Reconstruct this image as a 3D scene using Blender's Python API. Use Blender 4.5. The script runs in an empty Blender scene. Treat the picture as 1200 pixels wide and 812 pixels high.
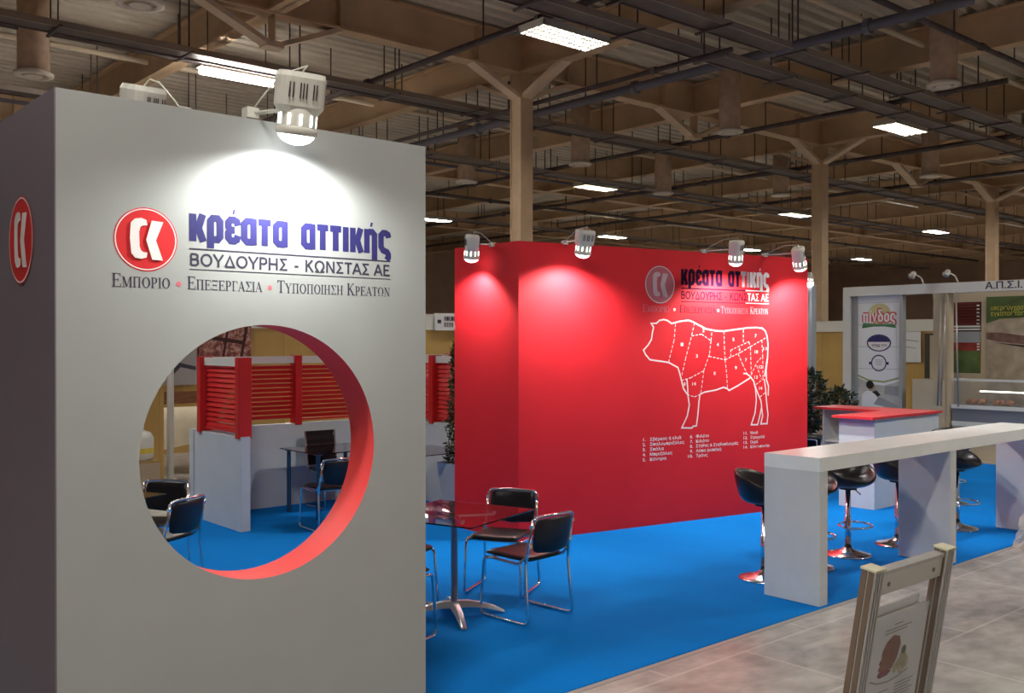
import bpy, bmesh, math, random
from mathutils import Vector, Matrix
PI = math.pi
random.seed(7)
SC = bpy.context.scene
COL = SC.collection

# ------------------------------------------------------------------ camera
cam_d = bpy.data.cameras.new('camera')
cam_d.sensor_width = 36.0
cam_d.lens = 34.2
cam_d.clip_end = 400
cam = bpy.data.objects.new('camera', cam_d)
COL.objects.link(cam)
cam.location = (0, 0, 2.0)
cam.rotation_euler = (math.radians(90 - 0.30), 0, math.radians(-40.92))
SC.camera = cam

# ------------------------------------------------------------------ world / exposure
W = bpy.data.worlds.new('world'); SC.world = W; W.use_nodes = True
W.node_tree.nodes['Background'].inputs[0].default_value = (0.5, 0.42, 0.38, 1)
W.node_tree.nodes['Background'].inputs[1].default_value = 0.05
SC.view_settings.view_transform = 'Standard'
SC.view_settings.look = 'None'
SC.view_settings.exposure = 0.0
SC.view_settings.gamma = 1.0
SC.view_settings.use_curve_mapping = False

HALL_LIGHT = 130.0       # radiance of the louvred hall fixtures
SPOT = 165.0            # watts of each stand floodlight

# ------------------------------------------------------------------ materials
MATS = {}
def mat(name, col, rough=.5, metal=0., spec=.5, noise=0., nscale=8., bump=0., bscale=60., emit=None, estr=0., trans=0., ior=1.45, alpha=1., coat=0., stretch=None, rvar=0.):
    if name in MATS: return MATS[name]
    m = bpy.data.materials.new(name); m.use_nodes = True
    nt = m.node_tree; b = nt.nodes['Principled BSDF']
    b.inputs['Base Color'].default_value = (*col, 1)
    b.inputs['Roughness'].default_value = rough
    b.inputs['Metallic'].default_value = metal
    b.inputs['Specular IOR Level'].default_value = spec
    b.inputs['IOR'].default_value = ior
    b.inputs['Transmission Weight'].default_value = trans
    b.inputs['Alpha'].default_value = alpha
    b.inputs['Coat Weight'].default_value = coat
    if emit:
        b.inputs['Emission Color'].default_value = (*emit, 1); b.inputs['Emission Strength'].default_value = estr
    tc = nt.nodes.new('ShaderNodeTexCoord'); mp = nt.nodes.new('ShaderNodeMapping')
    nt.links.new(tc.outputs['Object'], mp.inputs['Vector'])
    if stretch: mp.inputs['Scale'].default_value = stretch
    if noise or rvar:
        n = nt.nodes.new('ShaderNodeTexNoise'); n.inputs['Scale'].default_value = nscale; n.inputs['Detail'].default_value = 6
        nt.links.new(mp.outputs[0], n.inputs['Vector'])
        if noise:
            r = nt.nodes.new('ShaderNodeMapRange'); r.inputs['From Min'].default_value = .3; r.inputs['From Max'].default_value = .7
            r.inputs['To Min'].default_value = 1 - noise; r.inputs['To Max'].default_value = 1 + noise
            nt.links.new(n.outputs['Fac'], r.inputs['Value'])
            mx = nt.nodes.new('ShaderNodeVectorMath'); mx.operation = 'SCALE'; mx.inputs[0].default_value = col
            nt.links.new(r.outputs[0], mx.inputs['Scale']); nt.links.new(mx.outputs[0], b.inputs['Base Color'])
        if rvar:
            r2 = nt.nodes.new('ShaderNodeMapRange'); r2.inputs['To Min'].default_value = rough - rvar; r2.inputs['To Max'].default_value = rough + rvar
            nt.links.new(n.outputs['Fac'], r2.inputs['Value']); nt.links.new(r2.outputs[0], b.inputs['Roughness'])
    if bump:
        n = nt.nodes.new('ShaderNodeTexNoise'); n.inputs['Scale'].default_value = bscale; n.inputs['Detail'].default_value = 4
        nt.links.new(mp.outputs[0], n.inputs['Vector'])
        bp = nt.nodes.new('ShaderNodeBump'); bp.inputs['Strength'].default_value = bump; bp.inputs['Distance'].default_value = .01
        nt.links.new(n.outputs['Fac'], bp.inputs['Height']); nt.links.new(bp.outputs[0], b.inputs['Normal'])
    MATS[name] = m
    return m

M_panel = mat('grey_white_panel', (.37, .38, .375), .6, noise=.03, nscale=3)
M_red = mat('red_panel', (.68, .018, .027), .65, spec=.25, noise=.04, nscale=2)
M_liner = mat('red_liner', (.66, .05, .05), .55)
M_slat = mat('red_slat_paint', (.60, .018, .02), .4)
M_white = mat('white_laminate', (.56, .60, .63), .45, noise=.03, nscale=4)
M_whitepaint = mat('white_paint', (.72, .72, .68), .4)
M_bar = mat('bar_laminate', (.66, .69, .71), .45, noise=.04, nscale=5)
M_navy = mat('navy_vinyl', (.028, .025, .13), .45)
M_dark = mat('dark_vinyl', (.045, .04, .07), .45)
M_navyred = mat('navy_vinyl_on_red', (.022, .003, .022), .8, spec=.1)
M_whitevinyl = mat('vinyl_reflection_white', (.85, .80, .80), .4)
M_reflgrey = mat('vinyl_reflection_grey', (.50, .36, .40), .35)  # half-reflecting tone of the red wall's vinyl, put into the colour
M_rose = mat('vinyl_reflection_rose', (.45, .11, .14), .4)
M_logored = mat('logo_red', (.68, .03, .035), .4)
M_pink = mat('pink_dot', (.70, .16, .20), .4)
M_line = mat('cow_line_white', (.85, .68, .66), .5)
M_chrome = mat('chrome', (.80, .80, .82), .12, metal=1)
M_satin = mat('satin_aluminium', (.72, .72, .74), .3, metal=.75)
M_black = mat('black_leatherette', (.012, .011, .014), .32, noise=.2, nscale=20, bump=.15, bscale=90)
M_blackpl = mat('black_plastic', (.01, .01, .012), .4)
M_glass = mat('tinted_glass', (.55, .48, .55), .02, trans=1., ior=1.45)
M_acrylic = mat('clear_acrylic', (.90, .93, .93), .08, alpha=.07)
M_alu = mat('brushed_aluminium', (.58, .58, .57), .38, metal=.6, noise=.08, nscale=30, stretch=(1, 1, .05))
M_alucap = mat('pale_end_cap', (.62, .60, .45), .5)
M_aluside = mat('bronze_brown_side', (.17, .115, .08), .5)
M_lampw = mat('lamp_white', (.70, .68, .62), .5)
M_slot = mat('dark_slot', (.05, .045, .04), .7)
M_lens = mat('lamp_lens', (1, 1, 1), .3, emit=(.95, .98, 1), estr=8)
M_glow = mat('lamp_slot_glow', (1, 1, 1), .5, emit=(.9, 1, .9), estr=4)
M_tube = mat('fixture_glow', (1, 1, .9), .4, emit=(1, .95, .86), estr=HALL_LIGHT)
M_louver = mat('louver_metal', (.40, .38, .28), .5)
M_fix = mat('fixture_body', (.55, .52, .46), .5)
M_steel = mat('painted_beam', (.62, .43, .27), .6, noise=.12, nscale=1.2)
M_col = mat('column_paint', (.66, .48, .32), .6, noise=.1, nscale=2)
M_brace = mat('brace_paint', (.66, .50, .36), .6, noise=.1, nscale=2)
M_pipe = mat('dark_pipe', (.10, .075, .075), .5, noise=.2, nscale=4)
M_pipeblue = mat('grey_pipe', (.16, .15, .19), .4)
M_tray = mat('cable_tray_grey', (.12, .09, .085), .6, noise=.2, nscale=3)
M_trayrail = mat('tray_rail', (.32, .26, .22), .5)
M_rod = mat('hanger_rod', (.06, .045, .04), .6)
M_tubecream = mat('cream_tube', (.70, .58, .44), .5)
M_drum = mat('duct_drum', (.52, .36, .26), .6, noise=.15, nscale=4)
M_drumrim = mat('duct_rim', (.75, .68, .60), .5)
M_ochre = mat('ochre_panel', (.52, .34, .11), .6, noise=.10, nscale=1.5)
M_beige = mat('beige_panel', (.50, .42, .30), .6, noise=.06, nscale=2)
M_hallwall = mat('hall_wall_brown', (.62, .42, .31), .8, noise=.15, nscale=.6)
M_wood = mat('brown_wood', (.22, .09, .04), .5, noise=.3, nscale=6, stretch=(1, 6, 6))
M_cloth = mat('cream_cloth', (.62, .56, .42), .85, noise=.06, nscale=5)
M_redtop = mat('red_counter_top', (.62, .03, .04), .35)
M_leaf = mat('leaf_green', (.045, .075, .02), .5, noise=.5, nscale=14)
M_leafdark = mat('leaf_dark', (.035, .05, .025), .45, noise=.6, nscale=10)
M_soil = mat('soil', (.03, .02, .015), .9)
M_paper = mat('paper_white', (.80, .82, .86), .5)
M_bolt = mat('bolt_grey', (.25, .25, .24), .4, metal=.7)
M_greyfascia = mat('grey_fascia', (.44, .42, .38), .5)
M_film = mat('crumpled_film', (.80, .80, .70), .3, alpha=.6, bump=.8, bscale=12)
M_green = mat('print_green', (.075, .12, .035), .5, noise=.4, nscale=3)
M_yellow = mat('print_yellow', (.75, .62, .10), .5)
M_brown = mat('print_brown', (.24, .06, .025), .5, noise=.3, nscale=30)
M_dkred = mat('print_dark_red', (.20, .01, .02), .5)
M_grey = mat('print_grey', (.32, .33, .36), .5)
M_stone = mat('print_stone', (.40, .33, .25), .6, noise=.25, nscale=5)
M_steelcase = mat('case_grey_steel', (.26, .27, .30), .35, metal=.4)
M_food = mat('prepared_food', (.34, .13, .05), .5, noise=.6, nscale=25)

def mat_floor():
    m = bpy.data.materials.new('concrete'); m.use_nodes = True; nt = m.node_tree; b = nt.nodes['Principled BSDF']; L = nt.links.new
    tc = nt.nodes.new('ShaderNodeTexCoord')
    def noise(scale, det=6, st=None):
        n = nt.nodes.new('ShaderNodeTexNoise'); n.inputs['Scale'].default_value = scale; n.inputs['Detail'].default_value = det
        if st:
            mp = nt.nodes.new('ShaderNodeMapping'); mp.inputs['Scale'].default_value = st; mp.inputs['Rotation'].default_value = (0, 0, .3)
            L(tc.outputs['Object'], mp.inputs[0]); L(mp.outputs[0], n.inputs['Vector'])
        else: L(tc.outputs['Object'], n.inputs['Vector'])
        return n
    n1 = noise(1.4, 8); n2 = noise(5, 7, (1, 1.5, 1)); n3 = noise(30, 4)
    r = nt.nodes.new('ShaderNodeValToRGB'); r.color_ramp.elements[0].position = .38; r.color_ramp.elements[1].position = .64
    r.color_ramp.elements[0].color = (.25, .235, .22, 1); r.color_ramp.elements[1].color = (.52, .50, .475, 1)
    mx = nt.nodes.new('ShaderNodeMath'); mx.operation = 'MULTIPLY_ADD'; mx.inputs[1].default_value = .5
    m2 = nt.nodes.new('ShaderNodeMath'); m2.operation = 'MULTIPLY'; m2.inputs[1].default_value = .5
    L(n2.outputs['Fac'], m2.inputs[0]); L(n1.outputs['Fac'], mx.inputs[0]); L(m2.outputs[0], mx.inputs[2]); L(mx.outputs[0], r.inputs[0])
    # scraped tape marks: thin pale streaks
    s1 = noise(1.1, 2, (.4, 3.5, 1)); rr = nt.nodes.new('ShaderNodeValToRGB'); rr.color_ramp.elements[0].position = .66; rr.color_ramp.elements[1].position = .70
    L(s1.outputs['Fac'], rr.inputs[0])
    mix = nt.nodes.new('ShaderNodeMix'); mix.data_type = 'RGBA'
    mm = nt.nodes.new('ShaderNodeMath'); mm.operation = 'MULTIPLY'; mm.inputs[1].default_value = .65
    L(rr.outputs[0], mm.inputs[0]); L(mm.outputs[0], mix.inputs['Factor']); L(r.outputs[0], mix.inputs['A']); mix.inputs['B'].default_value = (.55, .52, .47, 1)
    # slab joints and tape residue in a loose grid, broken up by noise
    bk = nt.nodes.new('ShaderNodeTexBrick'); bk.inputs['Scale'].default_value = 1; bk.inputs['Mortar Size'].default_value = .014; bk.inputs['Mortar Smooth'].default_value = .4
    bk.inputs['Brick Width'].default_value = 1.5; bk.inputs['Row Height'].default_value = .75
    L(tc.outputs['Object'], bk.inputs['Vector'])
    jm = nt.nodes.new('ShaderNodeMath'); jm.operation = 'MULTIPLY'; L(bk.outputs['Fac'], jm.inputs[0]); L(n1.outputs['Fac'], jm.inputs[1])
    mix2 = nt.nodes.new('ShaderNodeMix'); mix2.data_type = 'RGBA'; L(jm.outputs[0], mix2.inputs['Factor']); L(mix.outputs['Result'], mix2.inputs['A']); mix2.inputs['B'].default_value = (.62, .60, .56, 1)
    L(mix2.outputs['Result'], b.inputs['Base Color'])
    ro = nt.nodes.new('ShaderNodeMapRange'); ro.inputs['To Min'].default_value = .22; ro.inputs['To Max'].default_value = .55
    L(n1.outputs['Fac'], ro.inputs[0]); L(ro.outputs[0], b.inputs['Roughness'])
    bp = nt.nodes.new('ShaderNodeBump'); bp.inputs['Strength'].default_value = .12; L(n3.outputs['Fac'], bp.inputs['Height']); L(bp.outputs[0], b.inputs['Normal'])
    return m
def mat_carpet():
    m = bpy.data.materials.new('blue_carpet'); m.use_nodes = True; nt = m.node_tree; b = nt.nodes['Principled BSDF']; L = nt.links.new
    tc = nt.nodes.new('ShaderNodeTexCoord')
    n = nt.nodes.new('ShaderNodeTexNoise'); n.inputs['Scale'].default_value = 180; n.inputs['Detail'].default_value = 3
    n2 = nt.nodes.new('ShaderNodeTexNoise'); n2.inputs['Scale'].default_value = 1.2; n2.inputs['Detail'].default_value = 5
    mp = nt.nodes.new('ShaderNodeMapping'); mp.inputs['Scale'].default_value = (1, .35, 1); mp.inputs['Rotation'].default_value = (0, 0, .5)
    L(tc.outputs['Object'], mp.inputs[0]); L(tc.outputs['Object'], n.inputs['Vector']); L(mp.outputs[0], n2.inputs['Vector'])
    ad = nt.nodes.new('ShaderNodeMath'); ad.operation = 'MULTIPLY_ADD'; ad.inputs[1].default_value = .5
    h = nt.nodes.new('ShaderNodeMath'); h.operation = 'MULTIPLY'; h.inputs[1].default_value = .5
    L(n2.outputs['Fac'], h.inputs[0]); L(n.outputs['Fac'], ad.inputs[0]); L(h.outputs[0], ad.inputs[2])
    r = nt.nodes.new('ShaderNodeValToRGB'); r.color_ramp.elements[0].position = .3; r.color_ramp.elements[1].position = .7
    r.color_ramp.elements[0].color = (.0, .135, .46, 1); r.color_ramp.elements[1].color = (.0, .205, .66, 1)
    L(ad.outputs[0], r.inputs[0]); L(r.outputs[0], b.inputs['Base Color'])
    b.inputs['Roughness'].default_value = .95; b.inputs['Specular IOR Level'].default_value = .1
    bp = nt.nodes.new('ShaderNodeBump'); bp.inputs['Strength'].default_value = .3; bp.inputs['Distance'].default_value = .004; L(n.outputs['Fac'], bp.inputs['Height']); L(bp.outputs[0], b.inputs['Normal'])
    return m
def mat_deck():
    return mat('corrugated_deck', (.60, .53, .44), .65, noise=.15, nscale=.5)
def mat_meat():
    m = bpy.data.materials.new('meat_photo'); m.use_nodes = True; nt = m.node_tree; b = nt.nodes['Principled BSDF']; L = nt.links.new
    tc = nt.nodes.new('ShaderNodeTexCoord'); n = nt.nodes.new('ShaderNodeTexNoise'); n.inputs['Scale'].default_value = 11; n.inputs['Detail'].default_value = 6; n.inputs['Distortion'].default_value = .6
    L(tc.outputs['Object'], n.inputs['Vector'])
    r = nt.nodes.new('ShaderNodeValToRGB'); e = r.color_ramp.elements; e[0].position = .35; e[0].color = (.12, .02, .02, 1); e[1].position = .62; e[1].color = (.55, .33, .28, 1)
    x = e.new(.5); x.color = (.33, .12, .10, 1)
    L(n.outputs['Fac'], r.inputs[0]); L(r.outputs[0], b.inputs['Base Color']); b.inputs['Roughness'].default_value = .5
    return m

# ------------------------------------------------------------------ mesh helpers
class MB:
    def __init__(s): s.v = []; s.f = []
    def add(s, vs, fs):
        o = len(s.v); s.v += [tuple(v) for v in vs]; s.f += [tuple(i + o for i in f) for f in fs]; return s
    def box(s, x0, x1, y0, y1, z0, z1, M=None, ch=0.):
        if ch:
            return s.cbox(x0, x1, y0, y1, z0, z1, ch, M)
        vs = [Vector(p) for p in ((x0,y0,z0),(x1,y0,z0),(x1,y1,z0),(x0,y1,z0),(x0,y0,z1),(x1,y0,z1),(x1,y1,z1),(x0,y1,z1))]
        if M: vs = [M @ v for v in vs]
        return s.add(vs, [(3,2,1,0),(4,5,6,7),(0,1,5,4),(1,2,6,5),(2,3,7,6),(3,0,4,7)])
    def cbox(s, x0, x1, y0, y1, z0, z1, c, M=None):
        # box with chamfered vertical edges and top/bottom
        def ring(z, k): return [(x0+c,y0+k,z),(x1-c,y0+k,z),(x1-k,y0+c,z),(x1-k,y1-c,z),(x1-c,y1-k,z),(x0+c,y1-k,z),(x0+k,y1-c,z),(x0+k,y0+c,z)]
        vs = ring(z0, c*.6) + ring(z0+c*.6, 0) + ring(z1-c*.6, 0) + ring(z1, c*.6)
        vs = [Vector(v) for v in vs]
        if M: vs = [M @ v for v in vs]
        fs = [tuple(range(7,-1,-1)), tuple(range(24,32))]
        for k in range(3):
            for i in range(8): fs.append((k*8+i, k*8+(i+1)%8, k*8+8+(i+1)%8, k*8+8+i))
        return s.add(vs, fs)
    def tube(s, pts, r, n=8, cap=True):
        pts = [Vector(p) for p in pts]; rings = []; up = None
        for i, p in enumerate(pts):
            a = pts[max(i-1, 0)]; b = pts[min(i+1, len(pts)-1)]; t = (b-a).normalized()
            if up is None:
                up = Vector((0,0,1)) if abs(t.z) < .9 else Vector((1,0,0))
            u = (up - t*up.dot(t)).normalized(); w = t.cross(u); up = u
            rr = r[i] if isinstance(r, (list, tuple)) else r
            rings.append([p + (u*math.cos(2*PI*k/n) + w*math.sin(2*PI*k/n))*rr for k in range(n)])
        vs = [v for ring in rings for v in ring]; fs = []
        for i in range(len(pts)-1):
            for k in range(n): fs.append((i*n+k, i*n+(k+1)%n, (i+1)*n+(k+1)%n, (i+1)*n+k))
        if cap: fs += [tuple(range(n-1,-1,-1)), tuple(range((len(pts)-1)*n, len(pts)*n))]
        return s.add(vs, fs)
    def lathe(s, prof, n=20, M=None, cap=True):
        vs = [Vector((r*math.cos(2*PI*k/n), r*math.sin(2*PI*k/n), z)) for r, z in prof for k in range(n)]
        if M: vs = [M @ v for v in vs]
        fs = []
        for i in range(len(prof)-1):
            for k in range(n): fs.append((i*n+k, i*n+(k+1)%n, (i+1)*n+(k+1)%n, (i+1)*n+k))
        if cap: fs += [tuple(range(n-1,-1,-1)), tuple(range((len(prof)-1)*n, len(prof)*n))]
        return s.add(vs, fs)
    def build(s, name, m, parent=None, smooth=False, bevel=0., sub=0, loc=None):
        me = bpy.data.meshes.new(name); me.from_pydata(s.v, [], s.f); me.update()
        bm = bmesh.new(); bm.from_mesh(me); bmesh.ops.recalc_face_normals(bm, faces=bm.faces); bm.to_mesh(me); bm.free()
        me.materials.append(m)
        if smooth:
            me.polygons.foreach_set('use_smooth', [True]*len(me.polygons))
        o = bpy.data.objects.new(name, me); COL.objects.link(o)
        if parent: o.parent = parent
        if loc: o.location = loc
        if bevel:
            b = o.modifiers.new('bevel', 'BEVEL'); b.width = bevel; b.segments = 2; b.limit_method = 'ANGLE'
        if sub:
            q = o.modifiers.new('sub', 'SUBSURF'); q.levels = sub; q.render_levels = sub
        return o
def fillet(pts, r, k=4):
    pts = [Vector(p) for p in pts]; out = [pts[0]]
    for i in range(1, len(pts)-1):
        p = pts[i]; a = pts[i-1]-p; b = pts[i+1]-p; d = min(r, a.length*.45, b.length*.45)
        A = p + a.normalized()*d; B = p + b.normalized()*d
        for j in range(k+1):
            t = j/k; out.append(A*(1-t)**2 + p*2*t*(1-t) + B*t*t)
    out.append(pts[-1]); return out
def thing(name, label, cat, loc=(0,0,0), rz=0., group=None):
    o = bpy.data.objects.new(name, None); COL.objects.link(o); o.location = loc; o.rotation_euler = (0, 0, rz)
    o.empty_display_size = .1
    return tag(o, label, cat, group)
def tag(o, label, cat, group=None):
    o['label'] = label; o['category'] = cat
    if group: o['group'] = group
    return o
def struct(o): o['kind'] = 'structure'; return o
def dup(root, loc, rz, label=None, parent=None):
    r = root.copy(); COL.objects.link(r)
    if parent is not None: r.parent = parent
    if loc is not None: r.location = loc; r.rotation_euler = (0, 0, rz)
    if label: r['label'] = label
    for ch in list(root.children): dup(ch, None, 0, None, r)
    return r
R = math.radians
# flat prints on a wall whose local frame is x along, y into the wall, z up
class Flat:
    def __init__(s): s.v = []; s.f = []
    def poly(s, pts): o = len(s.v); s.v += [tuple(p) for p in pts]; s.f.append(tuple(range(o, o+len(pts)))); return s
    def rect(s, x0, x1, z0, z1): return s.poly([(x0,z0),(x1,z0),(x1,z1),(x0,z1)])
    def ribbon(s, pts, w, closed=False, wz=None):
        P = [Vector(p) for p in pts]; n = len(P); L = []; Rr = []
        for i in range(n):
            if closed: a, b = P[i-1], P[(i+1) % n]
            else: a, b = P[max(i-1,0)], P[min(i+1,n-1)]
            d1 = (P[i]-a).normalized() if (P[i]-a).length > 1e-9 else None
            d2 = (b-P[i]).normalized() if (b-P[i]).length > 1e-9 else None
            d1 = d1 or d2; d2 = d2 or d1
            t = (d1+d2); t = t.normalized() if t.length > 1e-6 else d1
            nrm = Vector((-t.y, t.x)); c = max(.55, nrm.dot(Vector((-d1.y, d1.x))))
            off = nrm*(w/2/c)
            L.append(P[i]+off); Rr.append(P[i]-off)
        for i in range(n if closed else n-1):
            j = (i+1) % n; s.poly([Rr[i], Rr[j], L[j], L[i]])
        return s
    def disc(s, cx, cz, r, n=40, rx=None): return s.poly([(cx+(rx or r)*math.cos(2*PI*k/n), cz+r*math.sin(2*PI*k/n)) for k in range(n)])
    def ring(s, cx, cz, r, w, n=48, rx=None, wx=None):
        rx = rx or r; wx = wx or w
        for k in range(n):
            a, b = 2*PI*k/n, 2*PI*(k+1)/n
            s.poly([(cx+(rx-wx)*math.cos(a), cz+(r-w)*math.sin(a)), (cx+rx*math.cos(a), cz+r*math.sin(a)), (cx+rx*math.cos(b), cz+r*math.sin(b)), (cx+(rx-wx)*math.cos(b), cz+(r-w)*math.sin(b))])
        return s
    def build(s, name, m, parent, off=.003, M=None):
        # overlapping strokes get their own film thickness so that no two faces coincide
        par = list(range(len(s.v)))
        def root(i):
            while par[i] != i: par[i] = par[par[i]]; i = par[i]
            return i
        for fc in s.f:
            for i in fc[1:]: par[root(i)] = root(fc[0])
        rnd = random.Random(5); dep = {}
        o0 = off*.25 if 0 < off <= .0035 else off
        vs = []
        for i, (x, z) in enumerate(s.v):
            q = root(i)
            if q not in dep: dep[q] = rnd.random()*4e-4
            vs.append(Vector((x, -o0-dep[q], z)))
        if M: vs = [M @ v for v in vs]
        me = bpy.data.meshes.new(name); me.from_pydata(vs, [], s.f); me.update(); me.materials.append(m)
        o = bpy.data.objects.new(name, me); COL.objects.link(o)
        if parent: o.parent = parent
        return o
def text(flat, body, x0, x1, z0, cap, bold=0.):
    """real letter outlines fitted between x0 and x1 with the given capital height"""
    cu = bpy.data.curves.new('t', 'FONT'); cu.body = body; cu.size = 1; cu.resolution_u = 3
    o = bpy.data.objects.new('t', cu); COL.objects.link(o)
    dg = bpy.context.evaluated_depsgraph_get(); me = bpy.data.meshes.new_from_object(o.evaluated_get(dg))
    vs = [v.co.copy() for v in me.vertices]
    if vs:
        a = min(v.x for v in vs); b = max(v.x for v in vs); kx = (x1-x0)/max(b-a, 1e-6); kz = cap/.727
        for dx, dz in ([(0, 0)] if not bold else [(-bold, -bold*.6), (bold, -bold*.6), (-bold, bold*.6), (bold, bold*.6)]):
            of = len(flat.v); flat.v += [(x0+(v.x-a+dx)*kx, z0+(v.y+dz)*kz) for v in vs]
            flat.f += [tuple(i+of for i in p.vertices) for p in me.polygons]
    bpy.data.objects.remove(o); bpy.data.curves.remove(cu); bpy.data.meshes.remove(me)
    return flat
# heavy condensed lower-case lettering, x-height 1
def heavy(flat, word, x0, x1, z0, xh, part=None, sw=.265):
    G = {
     'κ': (.60, [[(.13,0),(.13,1)], [(.18,.5),(.36,.56),(.50,1)], [(.18,.5),(.36,.44),(.52,0)]]),
     'ρ': (.62, [[(.13,-.22),(.13,.78),(.22,.89),(.40,.89),(.49,.78),(.49,.22),(.40,.11),(.13,.11)]]),
     'ε': (.56, [[(.50,.68),(.46,.84),(.36,.89),(.22,.89),(.13,.78),(.13,.62),(.22,.51),(.38,.51)], [(.22,.51),(.13,.40),(.13,.22),(.22,.11),(.38,.11),(.46,.16),(.50,.32)]]),
     'α': (.64, [[(.50,.89),(.24,.89),(.13,.78),(.13,.22),(.24,.11),(.50,.11)], [(.50,0),(.50,1)]]),
     'τ': (.52, [[(0,.89),(.50,.89)], [(.25,0),(.25,.9)]]),
     'ι': (.27, [[(.13,0),(.13,1)]]),
     'η': (.62, [[(.13,0),(.13,1)], [(.16,.84),(.26,.89),(.38,.89),(.49,.78),(.49,-.26)]]),
     'ς': (.58, [[(.50,.70),(.46,.84),(.36,.89),(.24,.89),(.13,.78),(.13,.30),(.22,.16),(.42,.10),(.48,.0),(.48,-.12),(.40,-.24)]]),
     'π': (.66, [[(0,.89),(.62,.89)], [(.14,0),(.14,.9)], [(.48,.9),(.48,.0)]]),
     'ν': (.58, [[(.08,1),(.28,.04),(.50,1)]]),
     'ο': (.64, [[(.24,.89),(.42,.89),(.51,.78),(.51,.22),(.42,.11),(.24,.11),(.14,.22),(.14,.78),(.24,.89)]]),
     'δ': (.64, [[(.24,.80),(.42,.80),(.51,.70),(.51,.22),(.42,.11),(.24,.11),(.14,.22),(.14,.70),(.24,.80)], [(.42,.80),(.16,1.18),(.20,1.34),(.46,1.34)]]),
     ' ': (.42, [])}
    G['ί'] = G['ι']
    G['έ'] = G['ε']; G['ή'] = G['η']
    adv = [G[c][0] + .06 for c in word]; tot = sum(adv) - .06; k = (x1-x0)/tot; x = x0
    for i, c in enumerate(word):
        if part is None or i in part:
            for st in G[c][1]:
                tmp = Flat().ribbon([(px, pz) for px, pz in st], sw)
                o = len(flat.v); flat.v += [(x+px*k, z0+pz*xh) for px, pz in tmp.v]; flat.f += [tuple(j+o for j in f) for f in tmp.f]
            if c == 'ί': flat.poly([(x+.06*k, z0+1.14*xh), (x+.18*k, z0+1.14*xh), (x+.28*k, z0+1.36*xh), (x+.12*k, z0+1.36*xh)])
            if c in 'έή': flat.poly([(x+.28*k, z0+1.1*xh), (x+.36*k, z0+1.1*xh), (x+.42*k, z0+1.28*xh), (x+.32*k, z0+1.28*xh)])
        x += adv[i]*k
    return flat
# plain sans capitals drawn as strokes, cap height 1
def sans(flat, word, x0, x1, z0, h, sw=.15, part=None):
    o = [(.42+.34*math.cos(R(90+q*20)), .5+.43*math.sin(R(90+q*20))) for q in range(19)]
    G = {'Β': (.74, [[(.12,.07),(.12,.93)], [(.12,.93),(.42,.93),(.55,.85),(.55,.62),(.42,.53),(.12,.53)], [(.42,.53),(.58,.44),(.58,.17),(.45,.07),(.12,.07)]]),
     'Ο': (.88, [o]), 'Υ': (.76, [[(.03,1),(.36,.42),(.70,1)], [(.36,0),(.36,.45)]]),
     'Δ': (.84, [[(.09,.07),(.40,.90),(.71,.07),(.09,.07)]]),
     'Ρ': (.68, [[(.12,0),(.12,.93),(.42,.93),(.55,.82),(.55,.56),(.42,.46),(.12,.46)]]),
     'Η': (.84, [[(.12,0),(.12,1)], [(.66,0),(.66,1)], [(.12,.5),(.66,.5)]]),
     'Σ': (.70, [[(.60,.93),(.12,.93),(.40,.5),(.10,.07),(.62,.07)]]),
     '-': (.60, [[(.14,.40),(.44,.40)]]), ' ': (.34, []),
     'Κ': (.76, [[(.12,0),(.12,1)], [(.16,.46),(.60,1)], [(.28,.58),(.64,0)]]),
     'Ω': (.90, [[(.05,.07),(.32,.07)]+[(.42+.33*math.cos(R(-125-q*18.1)), .55+.39*math.sin(R(-125-q*18.1))) for q in range(17)]+[(.54,.07),(.80,.07)]]),
     'Ν': (.84, [[(.12,0),(.12,1)], [(.14,.96),(.64,.04)], [(.66,0),(.66,1)]]),
     'Τ': (.68, [[(.02,.93),(.64,.93)], [(.33,0),(.33,.93)]]),
     'Α': (.80, [[(.05,0),(.38,.97)], [(.38,.97),(.71,0)], [(.18,.32),(.58,.32)]]),
     'Ε': (.66, [[(.58,.93),(.12,.93),(.12,.07),(.60,.07)], [(.12,.51),(.52,.51)]])}
    tot = sum(G[c][0] for c in word); k = (x1-x0)/tot; x = x0
    for i, c in enumerate(word):
        if part is None or i in part:
            for st in G[c][1]:
                tmp = Flat().ribbon(st, sw); of = len(flat.v)
                flat.v += [(x+px*k, z0+pz*h) for px, pz in tmp.v]; flat.f += [tuple(j+of for j in f) for f in tmp.f]
        x += G[c][0]*k
    return flat
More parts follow.
